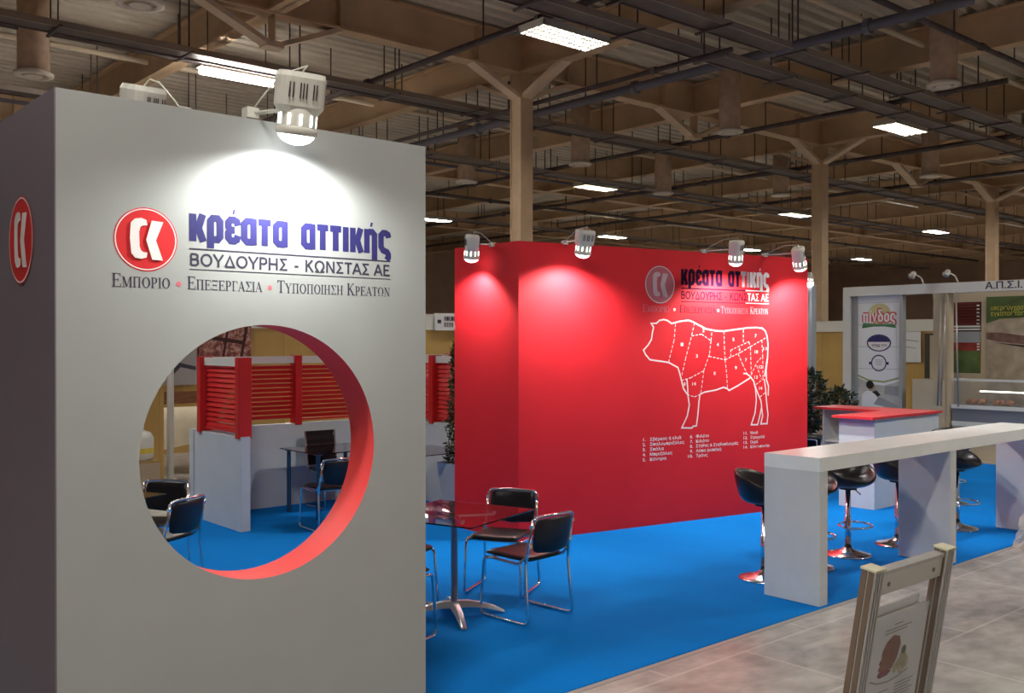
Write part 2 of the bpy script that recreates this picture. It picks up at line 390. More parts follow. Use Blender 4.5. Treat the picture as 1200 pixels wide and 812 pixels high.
# roman capitals with serifs, cap height 1
def serif(flat, word, x0, x1, z0, h, small=.78):
    T, t = .13, .05
    def bar(a, b, w): return ('b', a, b, w)
    S = {
     'Ε': (.68, [bar((.16,0),(.16,1),T), bar((.03,.975),(.60,.975),t), bar((.16,.52),(.46,.52),t), bar((.03,.025),(.63,.025),t), bar((.58,1),(.58,.78),t), bar((.61,0),(.61,.24),t), bar((.44,.40),(.44,.64),t)]),
     'Μ': (.96, [bar((.15,0),(.15,1),t), bar((.17,1),(.46,.05),T), bar((.46,.05),(.76,1),t), bar((.80,0),(.80,1),T), bar((.03,.02),(.28,.02),t), bar((.66,.02),(.94,.02),t), bar((.03,.98),(.22,.98),t), bar((.74,.98),(.94,.98),t)]),
     'Π': (.82, [bar((.18,0),(.18,1),T), bar((.62,0),(.62,1),T), bar((.04,.975),(.78,.975),t), bar((.05,.02),(.31,.02),t), bar((.49,.02),(.76,.02),t)]),
     'Ο': (.82, [('o',)]),
     'Ρ': (.66, [bar((.17,0),(.17,1),T), bar((.04,.975),(.38,.975),t), bar((.17,.46),(.38,.46),t), bar((.36,.975),(.52,.88),t*1.6), bar((.52,.9),(.52,.54),T), bar((.52,.56),(.36,.46),t*1.6), bar((.04,.02),(.32,.02),t)]),
     'Ι': (.34, [bar((.17,0),(.17,1),T), bar((.03,.02),(.31,.02),t), bar((.03,.98),(.31,.98),t)]),
     'Ξ': (.70, [bar((.06,.95),(.62,.95),t*1.8), bar((.16,.5),(.52,.5),t*1.8), bar((.06,.05),(.62,.05),t*1.8), bar((.08,.82),(.08,1),t), bar((.60,.82),(.60,1),t), bar((.08,0),(.08,.18),t), bar((.60,0),(.60,.18),t), bar((.16,.4),(.16,.6),t), bar((.52,.4),(.52,.6),t)]),
     'Γ': (.62, [bar((.17,0),(.17,1),T), bar((.03,.975),(.58,.975),t), bar((.56,1),(.56,.74),t), bar((.04,.02),(.32,.02),t)]),
     'Α': (.78, [bar((.10,0),(.38,1),t), bar((.36,1),(.64,0),T), bar((.2,.34),(.54,.34),t), bar((.01,.02),(.22,.02),t), bar((.52,.02),(.78,.02),t)]),
     'Σ': (.68, [bar((.06,.975),(.60,.975),t), bar((.10,1),(.40,.5),T), bar((.40,.5),(.08,.04),t), bar((.05,.04),(.63,.04),t*1.6), bar((.60,.78),(.60,1),t), bar((.62,0),(.62,.24),t)]),
     'Τ': (.68, [bar((.33,0),(.33,1),T), bar((.02,.975),(.64,.975),t), bar((.04,.76),(.04,1),t), bar((.62,.76),(.62,1),t), bar((.20,.02),(.46,.02),t)]),
     'Υ': (.76, [bar((.38,0),(.38,.46),T), bar((.14,1),(.38,.42),T), bar((.38,.42),(.64,1),t), bar((.02,.98),(.28,.98),t), bar((.52,.98),(.74,.98),t), bar((.25,.02),(.51,.02),t)]),
     'Η': (.82, [bar((.18,0),(.18,1),T), bar((.62,0),(.62,1),T), bar((.18,.5),(.62,.5),t), bar((.05,.02),(.31,.02),t), bar((.49,.02),(.76,.02),t), bar((.05,.98),(.31,.98),t), bar((.49,.98),(.76,.98),t)]),
     'Κ': (.80, [bar((.18,0),(.18,1),T), bar((.22,.45),(.60,1),t), bar((.30,.60),(.66,0),T), bar((.05,.02),(.31,.02),t), bar((.52,.02),(.78,.02),t), bar((.05,.98),(.31,.98),t), bar((.50,.98),(.72,.98),t)]),
     'Ν': (.82, [bar((.15,0),(.15,1),t), bar((.17,1),(.64,0),T), bar((.65,0),(.65,1),t), bar((.03,.02),(.28,.02),t), bar((.03,.98),(.2,.98),t), bar((.54,.98),(.77,.98),t)]),
     'Ω': (.82, [('w',), bar((.08,.04),(.32,.04),t*1.5), bar((.50,.04),(.74,.04),t*1.5)]),
     '•': (.62, []), ' ': (.30, [])}
    big = True; seq = []
    for c in word:
        if c == ' ': big = True; seq.append((c, 1)); continue
        if c == '•': seq.append((c, 1)); continue
        seq.append((c, 1 if big else small)); big = False
    tot = sum(S[c][0]*s for c, s in seq); k = (x1-x0)/tot; x = x0; dots = []
    for c, s in seq:
        w = S[c][0]*s
        if c == '•': dots.append(x + w*k*.5)
        sub = Flat()
        for g in S[c][1]:
            if g[0] == 'b': sub.ribbon([g[1], g[2]], g[3])
            elif g[0] == 'o': sub.ring(.41, .5, .51, .05, 24, rx=.37, wx=.15)
            else:
                for q in range(20):
                    a, b = R(-50+q*14), R(-50+(q+1)*14)
                    sub.poly([(.41+.22*math.cos(a), .54+.42*math.sin(a)), (.41+.36*math.cos(a), .54+.47*math.sin(a)), (.41+.36*math.cos(b), .54+.47*math.sin(b)), (.41+.22*math.cos(b), .54+.42*math.sin(b))])
        o = len(flat.v); flat.v += [(x+px*s*k, z0+pz*s*h) for px, pz in sub.v]; flat.f += [tuple(j+o for j in f) for f in sub.f]
        x += w*k
    return dots
def emblem(parent, cx, cz, r, off, mdisc, mring, mletter, M=None, kx=1.):
    d = Flat().disc(cx, cz, r, 48, rx=r*kx).build('emblem_disc', mdisc, parent, off, M)
    Flat().ring(cx, cz, r*.965, r*.035, 48, rx=r*.965*kx, wx=r*.035*kx).build('emblem_ring', mring, d, off+.001, M)
    C = [(612,250),(630,232),(660,226),(684,234),(688,258),(668,260),(656,268),(650,290),(652,355),(658,374),(668,382),(688,384),(684,406),(660,414),(632,410),(614,390),(608,320)]
    K = [(708,235),(762,238),(728,325),(760,417),(710,415),(682,325)]
    f = Flat()
    n = [(cx+(a-683)/147*r*kx, cz-(b-323)/147*r) for a, b in C]
    f.poly(n[:4]+[n[4],n[5],n[6],n[7],n[8],n[9],n[10],n[11]]+n[12:])
    f.poly([(cx+(a-683)/147*r*kx, cz-(b-323)/147*r) for a, b in K][::-1])
    f.build('emblem_letters', mletter, d, off+.002, M)
    return d

# ================================================================== SETTING
# hall floor
fl = struct(MB().box(-26, 88, -22, 64, -.2, 0).build('floor', mat_floor(), None))
carpet = struct(MB().box(.9, 16.2, 3.97, 10.95, 0, .008).build('floor_carpet', mat_carpet(), None))
struct(MB().box(.9, 16.2, 3.925, 3.97, 0, .003).build('trim_1', mat('edge_tape', (.34, .33, .31), .4)))
struct(MB().box(-26, 88, 62, 62.3, 0, 9.7).build('wall_back', M_hallwall))
struct(MB().box(86, 86.3, -22, 62, 0, 9.7).build('wall_right', M_hallwall))
struct(MB().box(-26, 88, -22.3, -22, 0, 9.7).build('wall_front', M_hallwall))
struct(MB().box(-26.3, -26, -22, 62, 0, 9.7).build('wall_left', M_hallwall))
# corrugated roof deck, ribs along x
mb = MB(); y = -22.; p = .42; zz = 9.55
prof = []
while y < 62:
    prof += [(y, zz+.13), (y+.10, zz+.13), (y+.17, zz), (y+.35, zz)]; y += p
prof.append((62, zz+.13))
vs = [(-26, a, b) for a, b in prof] + [(88, a, b) for a, b in prof]; n = len(prof)
mb.add(vs, [(i, i+1, n+i+1, n+i) for i in range(n-1)])
mb.box(-26, 88, -22, 62.3, 9.75, 9.9)
struct(mb.build('ceiling', mat_deck()))
# beams
def ibeam(mb, a0, a1, c, z0, z1, w, axis):
    for (h0, h1, k) in ((z0, z0+.05, w), (z1-.05, z1, w), (z0, z1, .03)):
        if axis == 'x': mb.box(a0, a1, c-k/2, c+k/2, h0, h1)
        else: mb.box(c-k/2, c+k/2, a0, a1, h0, h1)
YB = [4.6, 18.1, 31.6, 45.1, 58.6]; XB = [2.5+6.75*i for i in range(-2, 13)]
for yb in YB:
    mb = MB(); ibeam(mb, -26, 86, yb, 8.6, 9.53, .38, 'x')
    for xb in XB:
        for s in (-1.5, 1.5): mb.box(xb+s-.01, xb+s+.01, yb-.18, yb+.18, 8.62, 9.5)
    struct(mb.build('ceiling_beam', M_steel))
for i, xb in enumerate(XB):
    mb = MB(); ibeam(mb, -22, 62, xb, 8.62, 9.5, .36, 'y'); struct(mb.build('ceiling_beam', M_steel))
# cream bracing tubes along x below the deck
for yb in (11.2, 14.7, 24.8, 38.3):
    struct(MB().tube([(-20, yb, 9.1), (80, yb, 9.1)], .07, 8).build('ceiling_tube', M_tubecream, smooth=True))
# columns every second cross beam, with knee braces; inverted braces midway
def knee(mb, x, y, z0, z1, dx, dy, w=.30):
    a = Vector((x, y, z0)); b = Vector((x+dx, y+dy, z1)); t = (b-a).normalized()
    side = Vector((-dy, dx, 0)).normalized()*w/2; up = t.cross(side.normalized())*.05
    vs = [a-side-up, a+side-up, a+side+up, a-side+up, b-side-up, b+side-up, b+side+up, b-side+up]
    mb.add(vs, [(0,1,2,3),(4,5,6,7),(0,1,5,4),(1,2,6,5),(2,3,7,6),(3,0,4,7)])
for yb in YB[1:2]:
    for i, xb in enumerate(XB):
        if i < 2: continue
        main = (i % 2 == 0)
        if yb == 4.6: continue
        o = bpy.data.objects.new('column' if main else 'beam_brace', None); COL.objects.link(o); o['kind'] = 'structure'; o.location = (xb, yb, 0)
        if main:
            mb = MB()
            mb.box(-.20, .20, -.20, -.17, 0, 8.6); mb.box(-.20, .20, .17, .20, 0, 8.6); mb.box(-.17, -.14, -.17, .17, 0, 8.6); mb.box(.14, .17, -.17, .17, 0, 8.6)
            mb.build('shaft', M_col, o)
            k0 = 8.0
        else: k0 = 8.0
        for dx, dy in ((-1.5, 0), (1.5, 0), (0, -1.5), (0, 1.5)):
            if not main and dy: continue
            mb = MB(); knee(mb, .1*(1 if dx > 0 else -1 if dx < 0 else 0), .1*(1 if dy > 0 else -1 if dy < 0 else 0), k0, 8.64, dx, dy); mb.build('knee_brace', M_brace, o)
        if not main: MB().box(-.2, .2, -.16, .16, 7.93, 8.06).build('brace_foot', M_brace, o)
        MB().box(-.012, .012, -.14, .14, 8.0, 8.62).build('gusset', M_steel, o)

# ------------------------------------------------------------------ hall services
def hangers(parent, pts, z0, z1=9.55):
    first = None
    for (x, y) in pts:
        if first is None:
            first = MB().box(-.012, .012, -.012, .012, 0, z1-z0).build('hanger_rod', M_rod, parent, loc=(x, y, z0))
        else:
            c = first.copy(); COL.objects.link(c); c.location = (x, y, z0)
pipes = [
 ('sprinkler_pipe', 'y', 18.15, 8.3, .11, 8, 60, M_pipeblue, 'thick bluish-grey pipe hung crosswise under the roof, passing behind the column top'),
 ('sprinkler_pipe', 'y', 16.3, 7.92, .055, 12, 60, M_pipe, 'thin dark pipe crossing just in front of the head of the nearest column'),
 ('sprinkler_pipe', 'y', 12.9, 8.3, .07, 12, 45, M_pipe, 'dark pipe running diagonally left of the big louvred light'),
 ('sprinkler_pipe', 'y', 24.6, 8.34, .07, 10, 60, M_pipe, 'dark pipe under the second roof bay behind the thick grey pipe'),
 ('sprinkler_pipe', 'y', 31.4, 8.34, .08, 10, 60, M_pipe, 'dark pipe beyond the second hall column'),
 ('sprinkler_pipe', 'y', 38.2, 8.34, .08, 10, 60, M_pipe, 'dark pipe deep in the hall between second and third columns'),
 ('sprinkler_pipe', 'x', 22.0, 8.52, .06, 2, 80, M_pipe, 'dark pipe running lengthwise just behind the nearest column'),
 ('sprinkler_pipe', 'x', 28.9, 8.52, .06, 2, 80, M_pipeblue, 'grey pipe running lengthwise far behind the nearest column'),
 ('sprinkler_pipe', 'x', 34.8, 8.52, .08, 2, 80, M_pipe, 'lengthwise dark pipe in front of the far lamp row'),
 ('sprinkler_pipe', 'x', 9.6, 8.6, .06, 14, 70, M_pipe, 'dark lengthwise pipe near the roof at the upper right corner')]
for nm, ax, c, z, r, a0, a1, m, lab in pipes:
    t = thing(nm, lab, 'pipe', (c if ax == 'y' else a0, a0 if ax == 'y' else c, z), 0, 'pipes hung under the hall roof')
    L = a1-a0
    MB().tube([(0,0,0), (0,L,0)] if ax == 'y' else [(0,0,0), (L,0,0)], r, 10).build('pipe_run', m, t, smooth=True)
    step = 3.1
    hangers(t, [((0, k*step+.7) if ax == 'y' else (k*step+.7, 0)) for k in range(int(L/step))], r*.5, 9.6-z)
    for k in range(0, int(L/6.2)):
        q = k*6.2+2
        MB().tube([(0,q,0),(0,q+.12,0)] if ax == 'y' else [(q,0,0),(q+.12,0,0)], r*1.5, 10).build('coupling', m, t)
trays = [(13.0, 8.1, 6, 80, 'wide dark cable tray running lengthwise over the big louvred light'),
         (12.0, 8.25, 10, 80, 'second dark cable tray beside the one over the big louvred light'),
         (20.2, 8.1, 0, 80, 'dark cable tray crossing upper left and behind the nearest column'),
         (26.0, 8.1, 0, 80, 'dark cable tray above the second row of hall lights'),
         (39.0, 8.1, 0, 80, 'dark cable tray above the far row of hall lights')]
for c, z, a0, a1, lab in trays:
    t = thing('cable_tray', lab, 'cable tray', (a0, c, z), 0, 'cable trays under the hall roof'); L = a1-a0
    MB().box(0, L, -.25, .25, 0, .02).build('tray_bed', M_tray, t)
    for s in (-1, 1): MB().box(0, L, s*.26-.015, s*.26+.015, -.03, .10).build('side_rail', M_trayrail if s < 0 else M_tray, t)
    mb = MB()
    for s in range(3): mb.tube([(0, -.14+s*.13, .05), (L, -.14+s*.13, .05)], .035, 6)
    mb.build('cable', M_pipe, t)
    hangers(t, [(k*2.6+.5, s*.24) for k in range(int(L/2.6)) for s in (-1, 1)], .02, 9.6-z)
    for k in range(int(L/2.6)): MB().box(k*2.6+.47, k*2.6+.53, -.45, .45, -.07, -.03).build('support_bar', M_pipe, t)
# duct drums
drums = [(1105,100,22.8,'duct drum with pale rim beside the right-hand bright pipe, largest of the drums',.38), (855,155,27.9,'duct drum with pale rim beside the inverted brace in mid hall',.38), (680,193,33,'duct drum above the middle red-wall floodlight',.4),
         (1090,207,35.4,'duct drum hanging by the inverted brace left of the third column',.38), (915,229,40,'duct drum left of the second hall column, deep in the hall',.4), (40,88,21.9,'duct drum hanging at the upper left above the tower side',.42), (165,5,17.3,'duct drum cut by the top edge above the tower',.42),
         (547,213,36.6,'dim duct drum left of the nearest column',.42), (777,247,39.5,'dim far duct drum between the red wall and the roof',.42)]
for px, py, d, lab, r in drums:
    d *= .933; r *= .933
    l = (px-600)/1140*d; x = .7556*l+.655*d; y = -.655*l+.7556*d; z = 7.6
    t = thing('duct_drum', lab, 'air duct', (x, y, z), 0, 'round duct drums under the roof')
    MB().lathe([(r*.8, 0), (r*.8, 1.93)], 24).build('drum', M_drum, t, smooth=True)
    MB().lathe([(r*.8, .06), (r, .02), (r, -.03), (r*.7, -.05), (r*.7, 0)], 24, cap=False).build('rim', M_drumrim, t, smooth=True)
    MB().lathe([(.02, -.03), (r*.45, -.05), (r*.45, -.02), (.02, 0)], 20).build('diffuser', M_drumrim, t)

# louvred hall lights (the hall's own light comes from their tubes)
def fixture(loc, lab, detail):
    t = thing('ceiling_light', lab, 'ceiling light', loc, 0, 'louvred hall lights in rows')
    w, d = .92, .36
    mb = MB(); mb.box(-w, w, -d, d, .08, .12); mb.box(-w, w, -d, -d+.03, -.02, .08); mb.box(-w, w, d-.03, d, -.02, .08); mb.box(-w, -w+.03, -d, d, -.02, .08); mb.box(w-.03, w, -d, d, -.02, .08)
    mb.build('housing', M_fix, t)
    MB().box(-w+.03, w-.03, -d+.03, d-.03, .045, .05).build('tube_panel', M_tube, t)
    if detail:
        mb = MB()
        for k in range(1, 12): x = -w + k*2*w/12; mb.box(x-.03, x+.03, -d+.03, d-.03, -.01, .02)
        for k in range(1, 4): y = -d + k*2*d/4; mb.box(-w+.03, w-.03, y-.03, y+.03, -.0105, .0195)
        mb.build('louver_grid', M_louver, t)
    for s in (-.6, .6):
        MB().box(s-.008, s+.008, -.008, .008, .12, 1.6).build('hanger_rod', M_rod, t)
    return t
FX = [((13.4,13.85,8),'large louvred light left of centre, nearest in the hall',1), ((26.3,13.6,8),'louvred light high on the right above the second column',1), ((27.4,26.6,8),'louvred light above the middle red-wall floodlight',1),
 ((40.4,26.1,8),'small louvred light just left of the second column',1), ((52.5,25.1,8),'small louvred light left of the third column',0), ((41,38.5,8),'thin distant light behind the middle floodlight',0), ((28.6,38.9,8),'thin distant light at the upper right corner of the grey tower',0),
 ((65.9,37,8),'tiny farthest light right of the second column',0), ((53.5,38,8),'tiny distant light above the end of the red wall',0), ((66,25,8),'distant light at the right frame edge above the neighbouring stand',0), ((39.5,13.6,8),'louvred light beyond the right edge of view in the near row',0)]
for l, lab, dt in FX: fixture(l, lab, dt)
for l, lab in (((0,13.8,8),'added unseen louvred light over the passage left of the tower'), ((0,1.2,8),'added unseen louvred light above the visitor aisle behind the viewer'), ((13.4,1.2,8),'added unseen louvred light above the aisle in front of the bar'), ((26.8,1.2,8),'added unseen louvred light above the aisle beyond the bar'),
               ((13.4,-11.5,8),'added unseen louvred light behind the viewer to the right'), ((1,26.5,8),'added unseen louvred light behind the left stands'), ((14,26.5,8),'added unseen louvred light behind the red wall hidden by the tower')):
    fixture(l, lab, 0)  # unseen lights carrying the grid on, added to light the hall
t = thing('tube_light', 'single bright tube light over the top edge of the grey tower', 'ceiling light', (9.75, 20.75, 8.0), 0)
MB().box(-.9, .9, -.13, .13, .05, .13).build('reflector', M_fix, t)
MB().tube([(-.86, 0, 0), (.86, 0, 0)], .10, 10).build('tube', M_tube, t, smooth=True)
for s in (-.7, .7): MB().box(s-.01, s+.01, -.01, .01, .1, 1.6).build('hanger_rod', M_rod, t)

# ================================================================== FLOODLIGHTS ON THE STAND
def flood(name_label, lens_pos, aim, back_anchor, watts=SPOT, scale=1., cat='floodlight', on=True, spread=125, hdir=None, group='white floodlights clipped to the stand walls'):
    """slotted shell housing above, glass dome below; aim = direction of the beam; back_anchor = where the arm meets the wall"""
    P = Vector(lens_pos); d = Vector(aim).normalized()
    t = thing('floodlight', name_label, cat, P, 0, group)
    z = -d; h = Vector((back_anchor)) - P; h.z = 0
    if hdir: h = Vector((*hdir, 0))
    x = h.cross(z).normalized(); yv = z.cross(x)
    Mx = Matrix((x, yv, z)).transposed().to_4x4()
    s = scale
    k = .088*s
    # barrel
    MB().lathe([(k, .0), (k, .02*s), (k*.98, .10*s), (k*.8, .13*s)], 20, Mx, cap=False).build('barrel', M_lampw, t, smooth=True)
    MB().lathe([(k*1.02, .0), (k*1.1, .01*s), (k*1.1, .03*s), (k*1.02, .04*s)], 20, Mx, cap=False).build('rim', M_lampw, t, smooth=True)
    if on: MB().lathe([(.003, -.045*s), (k*.4, -.04*s), (k*.75, -.026*s), (k*.94, -.008*s), (k*.97, .012*s)], 20, Mx, cap=False).build('lens', M_lens, t, smooth=True)
    else: MB().lathe([(.005, -.0*s), (k*.97, .012*s)], 20, Mx, cap=False).build('lens', M_whitepaint, t, smooth=True)
    for q in range(10):
        a = 2*PI*q/10
        c = Matrix.Rotation(a, 4, 'Z')
        if on: MB().box(-.006*s, .006*s, k*.985, k*1.02, .045*s, .095*s, Mx @ c).build('vent', M_glow, t)
    # shell housing: rounded box widening upwards
    mb = MB(); w, dd = .115*s, .075*s
    def ring(zz, a, b): return [Vector((a*math.copysign(abs(math.cos(2*PI*i/20))**.6, math.cos(2*PI*i/20)), b*math.copysign(abs(math.sin(2*PI*i/20))**.6, math.sin(2*PI*i/20)), zz)) for i in range(20)]
    rs = [ring(.10*s, w*.78, dd*.9), ring(.13*s, w*.98, dd*1.05), ring(.26*s, w, dd*1.08), ring(.285*s, w*.92, dd*.95)]
    vs = [Mx @ v for r_ in rs for v in r_]; fs = [(i*20+j, i*20+(j+1) % 20, (i+1)*20+(j+1) % 20, (i+1)*20+j) for i in range(3) for j in range(20)]
    fs += [tuple(range(19, -1, -1)), tuple(range(60, 80))]
    mb.add(vs, fs); hs = mb.build('housing', M_lampw, t, smooth=False)
    for sd in (-1, 1):
        for q in (-.062, -.045, -.012, .002, .016, .048, .062):
            MB().box(q*s-.0028*s, q*s+.0028*s, sd*(dd*1.10), sd*(dd*1.10)+.002*sd, .165*s, .235*s, Mx).build('slot', M_slot, hs)
    # arm to the wall
    A = Vector(back_anchor) - P
    q0 = Mx @ Vector((0, 0, .16*s))
    MB().tube(fillet([q0, Vector((q0.x, q0.y, A.z)), A], .04), .009*s, 8).build('arm', M_lampw, t, smooth=True)
    MB().box(A.x-.03*s, A.x+.03*s, A.y-.03*s, A.y+.03*s, A.z-.025*s, A.z+.025*s).build('clamp', M_lampw, t)
    top = Mx @ Vector((0, 0, .285*s))
    MB().tube([top, top+Vector((.03, 0, .04))*s, top*.6+A*.4+Vector((0, 0, .07*s)), top*.2+A*.8+Vector((0, 0, .03*s)), A], .0045*s, 6).build('cable', M_lampw, t, smooth=True)
    if on:
        ld = bpy.data.lights.new('flood_lamp', 'SPOT'); ld.energy = watts; ld.color = (.97, 1, .95); ld.spot_size = R(spread); ld.spot_blend = .55; ld.shadow_soft_size = .05
        lo = bpy.data.objects.new('flood_lamp', ld); COL.objects.link(lo); lo.parent = t; lo.location = d*.06*s
        lo.rotation_euler = d.to_track_quat('-Z', 'Y').to_euler()
    return t

# ================================================================== GREY TOWER WITH THE ROUND HOLE
TX0, TX1, TY0, TT = 1.153, 2.94, 4.07, .215
tower = thing('display_tower', 'tall light-grey tower wall with a round red-lined opening and company lettering', 'display wall', (TX0, TY0, 0))
Wd = TX1-TX0; cx, cz, rr = Wd/2+.005, 1.5, .575
def holed(w, h, cx, cz, r, T, n=96):
    mb = MB(); inner = []; outer = []
    for k in range(n):
        a = 2*PI*k/n; c, s = math.cos(a), math.sin(a)
        inner.append((cx+r*c, cz+r*s))
        tx = ((w-cx)/c if c > 1e-9 else (-cx)/c if c < -1e-9 else 1e9); tz = ((h-cz)/s if s > 1e-9 else (-cz)/s if s < -1e-9 else 1e9)
        q = min(tx, tz); outer.append((cx+q*c, cz+q*s))
    # snap four nearest to corners
    for X, Z in ((0,0),(w,0),(w,h),(0,h)):
        i = min(range(n), key=lambda i: (outer[i][0]-X)**2+(outer[i][1]-Z)**2); outer[i] = (X, Z)
    vs = []
    for yy in (0, T):
        vs += [(a, yy, b) for a, b in inner] + [(a, yy, b) for a, b in outer]
    fs = []
    for k in range(n):
        j = (k+1) % n
        fs += [(k, j, n+j, n+k), (2*n+k, 3*n+k, 3*n+j, 2*n+j), (n+k, n+j, 3*n+j, 3*n+k)]
    mb.add(vs, fs); return mb
holed(Wd, 3.0, cx, cz, rr, TT).build('front_panel', M_panel, tower)
mb = MB(); n = 96
vs = [(cx+rr*math.cos(2*PI*k/n), yy, cz+rr*math.sin(2*PI*k/n)) for yy in (0, TT) for k in range(n)]
mb.add(vs, [(k, (k+1) % n, n+(k+1) % n, n+k) for k in range(n)]); mb.build('hole_liner', M_liner, tower, smooth=True)
M_side = mat('side_panel_shade_tint', (.17, .135, .17), .6, noise=.03, nscale=3)  # shade and purple flare on the tower's side, put into the colour
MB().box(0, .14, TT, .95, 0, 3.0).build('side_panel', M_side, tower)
MB().box(-.006, 0, -.0, .95, 0, 3.0).build('side_shade_skin', M_side, tower)
# emblem + lettering on the front
emblem(tower, 1.5065-TX0, 2.4255, .133, .002, M_logored, M_whitevinyl, M_whitevinyl)
L0, L1 = 1.692-TX0, 2.723-TX0
for rg in (range(0, 6), range(7, 14)): heavy(Flat(), 'κρέατα αττικής', L0, L1, 2.433, .118, rg).build('lettering', M_navy, tower, .002)
Flat().rect(L0, L1, 2.396, 2.402).build('rule_line', M_dark, tower, .002)
Flat().rect(L0, L1, 2.309, 2.3125).build('rule_line', M_dark, tower, .002)
LN = 'ΒΟΥΔΟΥΡΗΣ - ΚΩΝΣΤΑΣ ΑΕ'
for rg in (range(0, 9), range(9, 12), range(12, 19), range(20, 22)): sans(Flat(), LN, L0, L1, 2.325, .056, .15, rg).build('lettering', M_dark, tower, .002)
f = Flat(); dots = serif(f, 'ΕΜΠΟΡΙΟ•ΕΠΕΞΕΡΓΑΣΙΑ•ΤΥΠΟΠΟΙΗΣΗ ΚΡΕΑΤΩΝ'.replace('•', ' • '), 1.366-TX0, L1, 2.224, .056)
f.build('lettering', M_dark, tower, .002)
for q in dots: Flat().disc(q, 2.245, .011, 16).build('bullet_dot', M_pink, tower, .002)
# emblem on the side face (faces -x)
Ms = Matrix(((0, 1, 0, 0), (-1, 0, 0, 0), (0, 0, 1, 0), (0, 0, 0, 1)))   # local x -> -y world, offset -> -x
emblem(tower, -.475, 2.435, .19, .008, M_logored, M_whitevinyl, M_whitevinyl, Ms)
flood('slotted white floodlight glowing above the round-hole tower lettering', (2.11, 3.90, 2.915), (0, .2, -1), (1.99, 4.10, 3.03), watts=95, scale=.95, spread=165, hdir=(.30, .95))
flood('unlit slotted lamp peeping over the left top of the grey tower', (1.62, 4.46, 2.90), (0, .25, -1), (1.74, 4.25, 3.02), scale=.9, on=False)

# ================================================================== RED DISPLAY BOX
A = Vector((6.38, 7.26, 0)); ang = math.atan2(-.72, 4.01); LW = 4.074
redbox = thing('red_display_wall', 'big bright red wall block with white cow diagram and cut list', 'display wall', A, ang)
inv = Matrix.Rotation(-ang, 3, 'Z')
bl = inv @ (Vector((6.38, 8.30, 0))-A); br = inv @ (Vector((10.62, 8.30, 0))-A)
base = [(0, 0), (LW, 0), (br.x, br.y), (bl.x, bl.y)]
mb = MB(); mb.add([(x, y, 0) for x, y in base]+[(x, y, 3.0) for x, y in base], [(3,2,1,0),(4,5,6,7),(0,1,5,4),(1,2,6,5),(2,3,7,6),(3,0,4,7)])
mb.build('wall_block', M_red, redbox)
emblem(redbox, 1.795, 2.617, .209, .003, M_rose, M_line, M_reflgrey)  # faded disc and grey letters hold the reflection in their colours
L0, L1 = 2.093, 3.43
W14 = 'κρέατα αττικής'  # letters go dark to white: the vinyl's reflection is put into their colours
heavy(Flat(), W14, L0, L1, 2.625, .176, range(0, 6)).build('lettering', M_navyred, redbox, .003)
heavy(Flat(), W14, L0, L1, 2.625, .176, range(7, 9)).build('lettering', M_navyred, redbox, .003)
heavy(Flat(), W14, L0, L1, 2.625, .176, range(9, 11)).build('lettering', M_reflgrey, redbox, .003)
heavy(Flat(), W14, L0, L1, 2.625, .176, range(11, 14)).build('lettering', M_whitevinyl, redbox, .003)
SP = 3.06
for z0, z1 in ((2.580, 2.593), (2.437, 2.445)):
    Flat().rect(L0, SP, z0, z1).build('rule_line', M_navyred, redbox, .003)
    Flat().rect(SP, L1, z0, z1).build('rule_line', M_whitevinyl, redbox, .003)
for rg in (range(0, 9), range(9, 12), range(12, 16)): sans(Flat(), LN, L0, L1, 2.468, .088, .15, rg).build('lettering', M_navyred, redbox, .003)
for rg in (range(16, 19), range(20, 22)): sans(Flat(), LN, L0, L1, 2.468, .088, .16, rg).build('lettering', M_whitevinyl, redbox, .003)  # white end of the name stands in for a reflection
M_mauve = mat('vinyl_reflection_mauve', (.50, .13, .17), .4)  # tagline words differ in tone, with the reflection coloured in
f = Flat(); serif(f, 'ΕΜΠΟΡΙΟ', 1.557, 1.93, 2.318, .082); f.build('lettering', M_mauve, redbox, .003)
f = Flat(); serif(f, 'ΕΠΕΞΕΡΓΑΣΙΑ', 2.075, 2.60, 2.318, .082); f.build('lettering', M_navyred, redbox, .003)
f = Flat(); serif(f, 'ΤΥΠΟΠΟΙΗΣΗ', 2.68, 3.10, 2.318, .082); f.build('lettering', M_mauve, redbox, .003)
f = Flat(); serif(f, 'ΚΡΕΑΤΩΝ', 3.13, 3.42, 2.318, .082); f.build('lettering', M_reflgrey, redbox, .003)
for q in (2.00, 2.64): Flat().disc(q, 2.35, .016, 14).build('bullet_dot', M_line, redbox, .003)
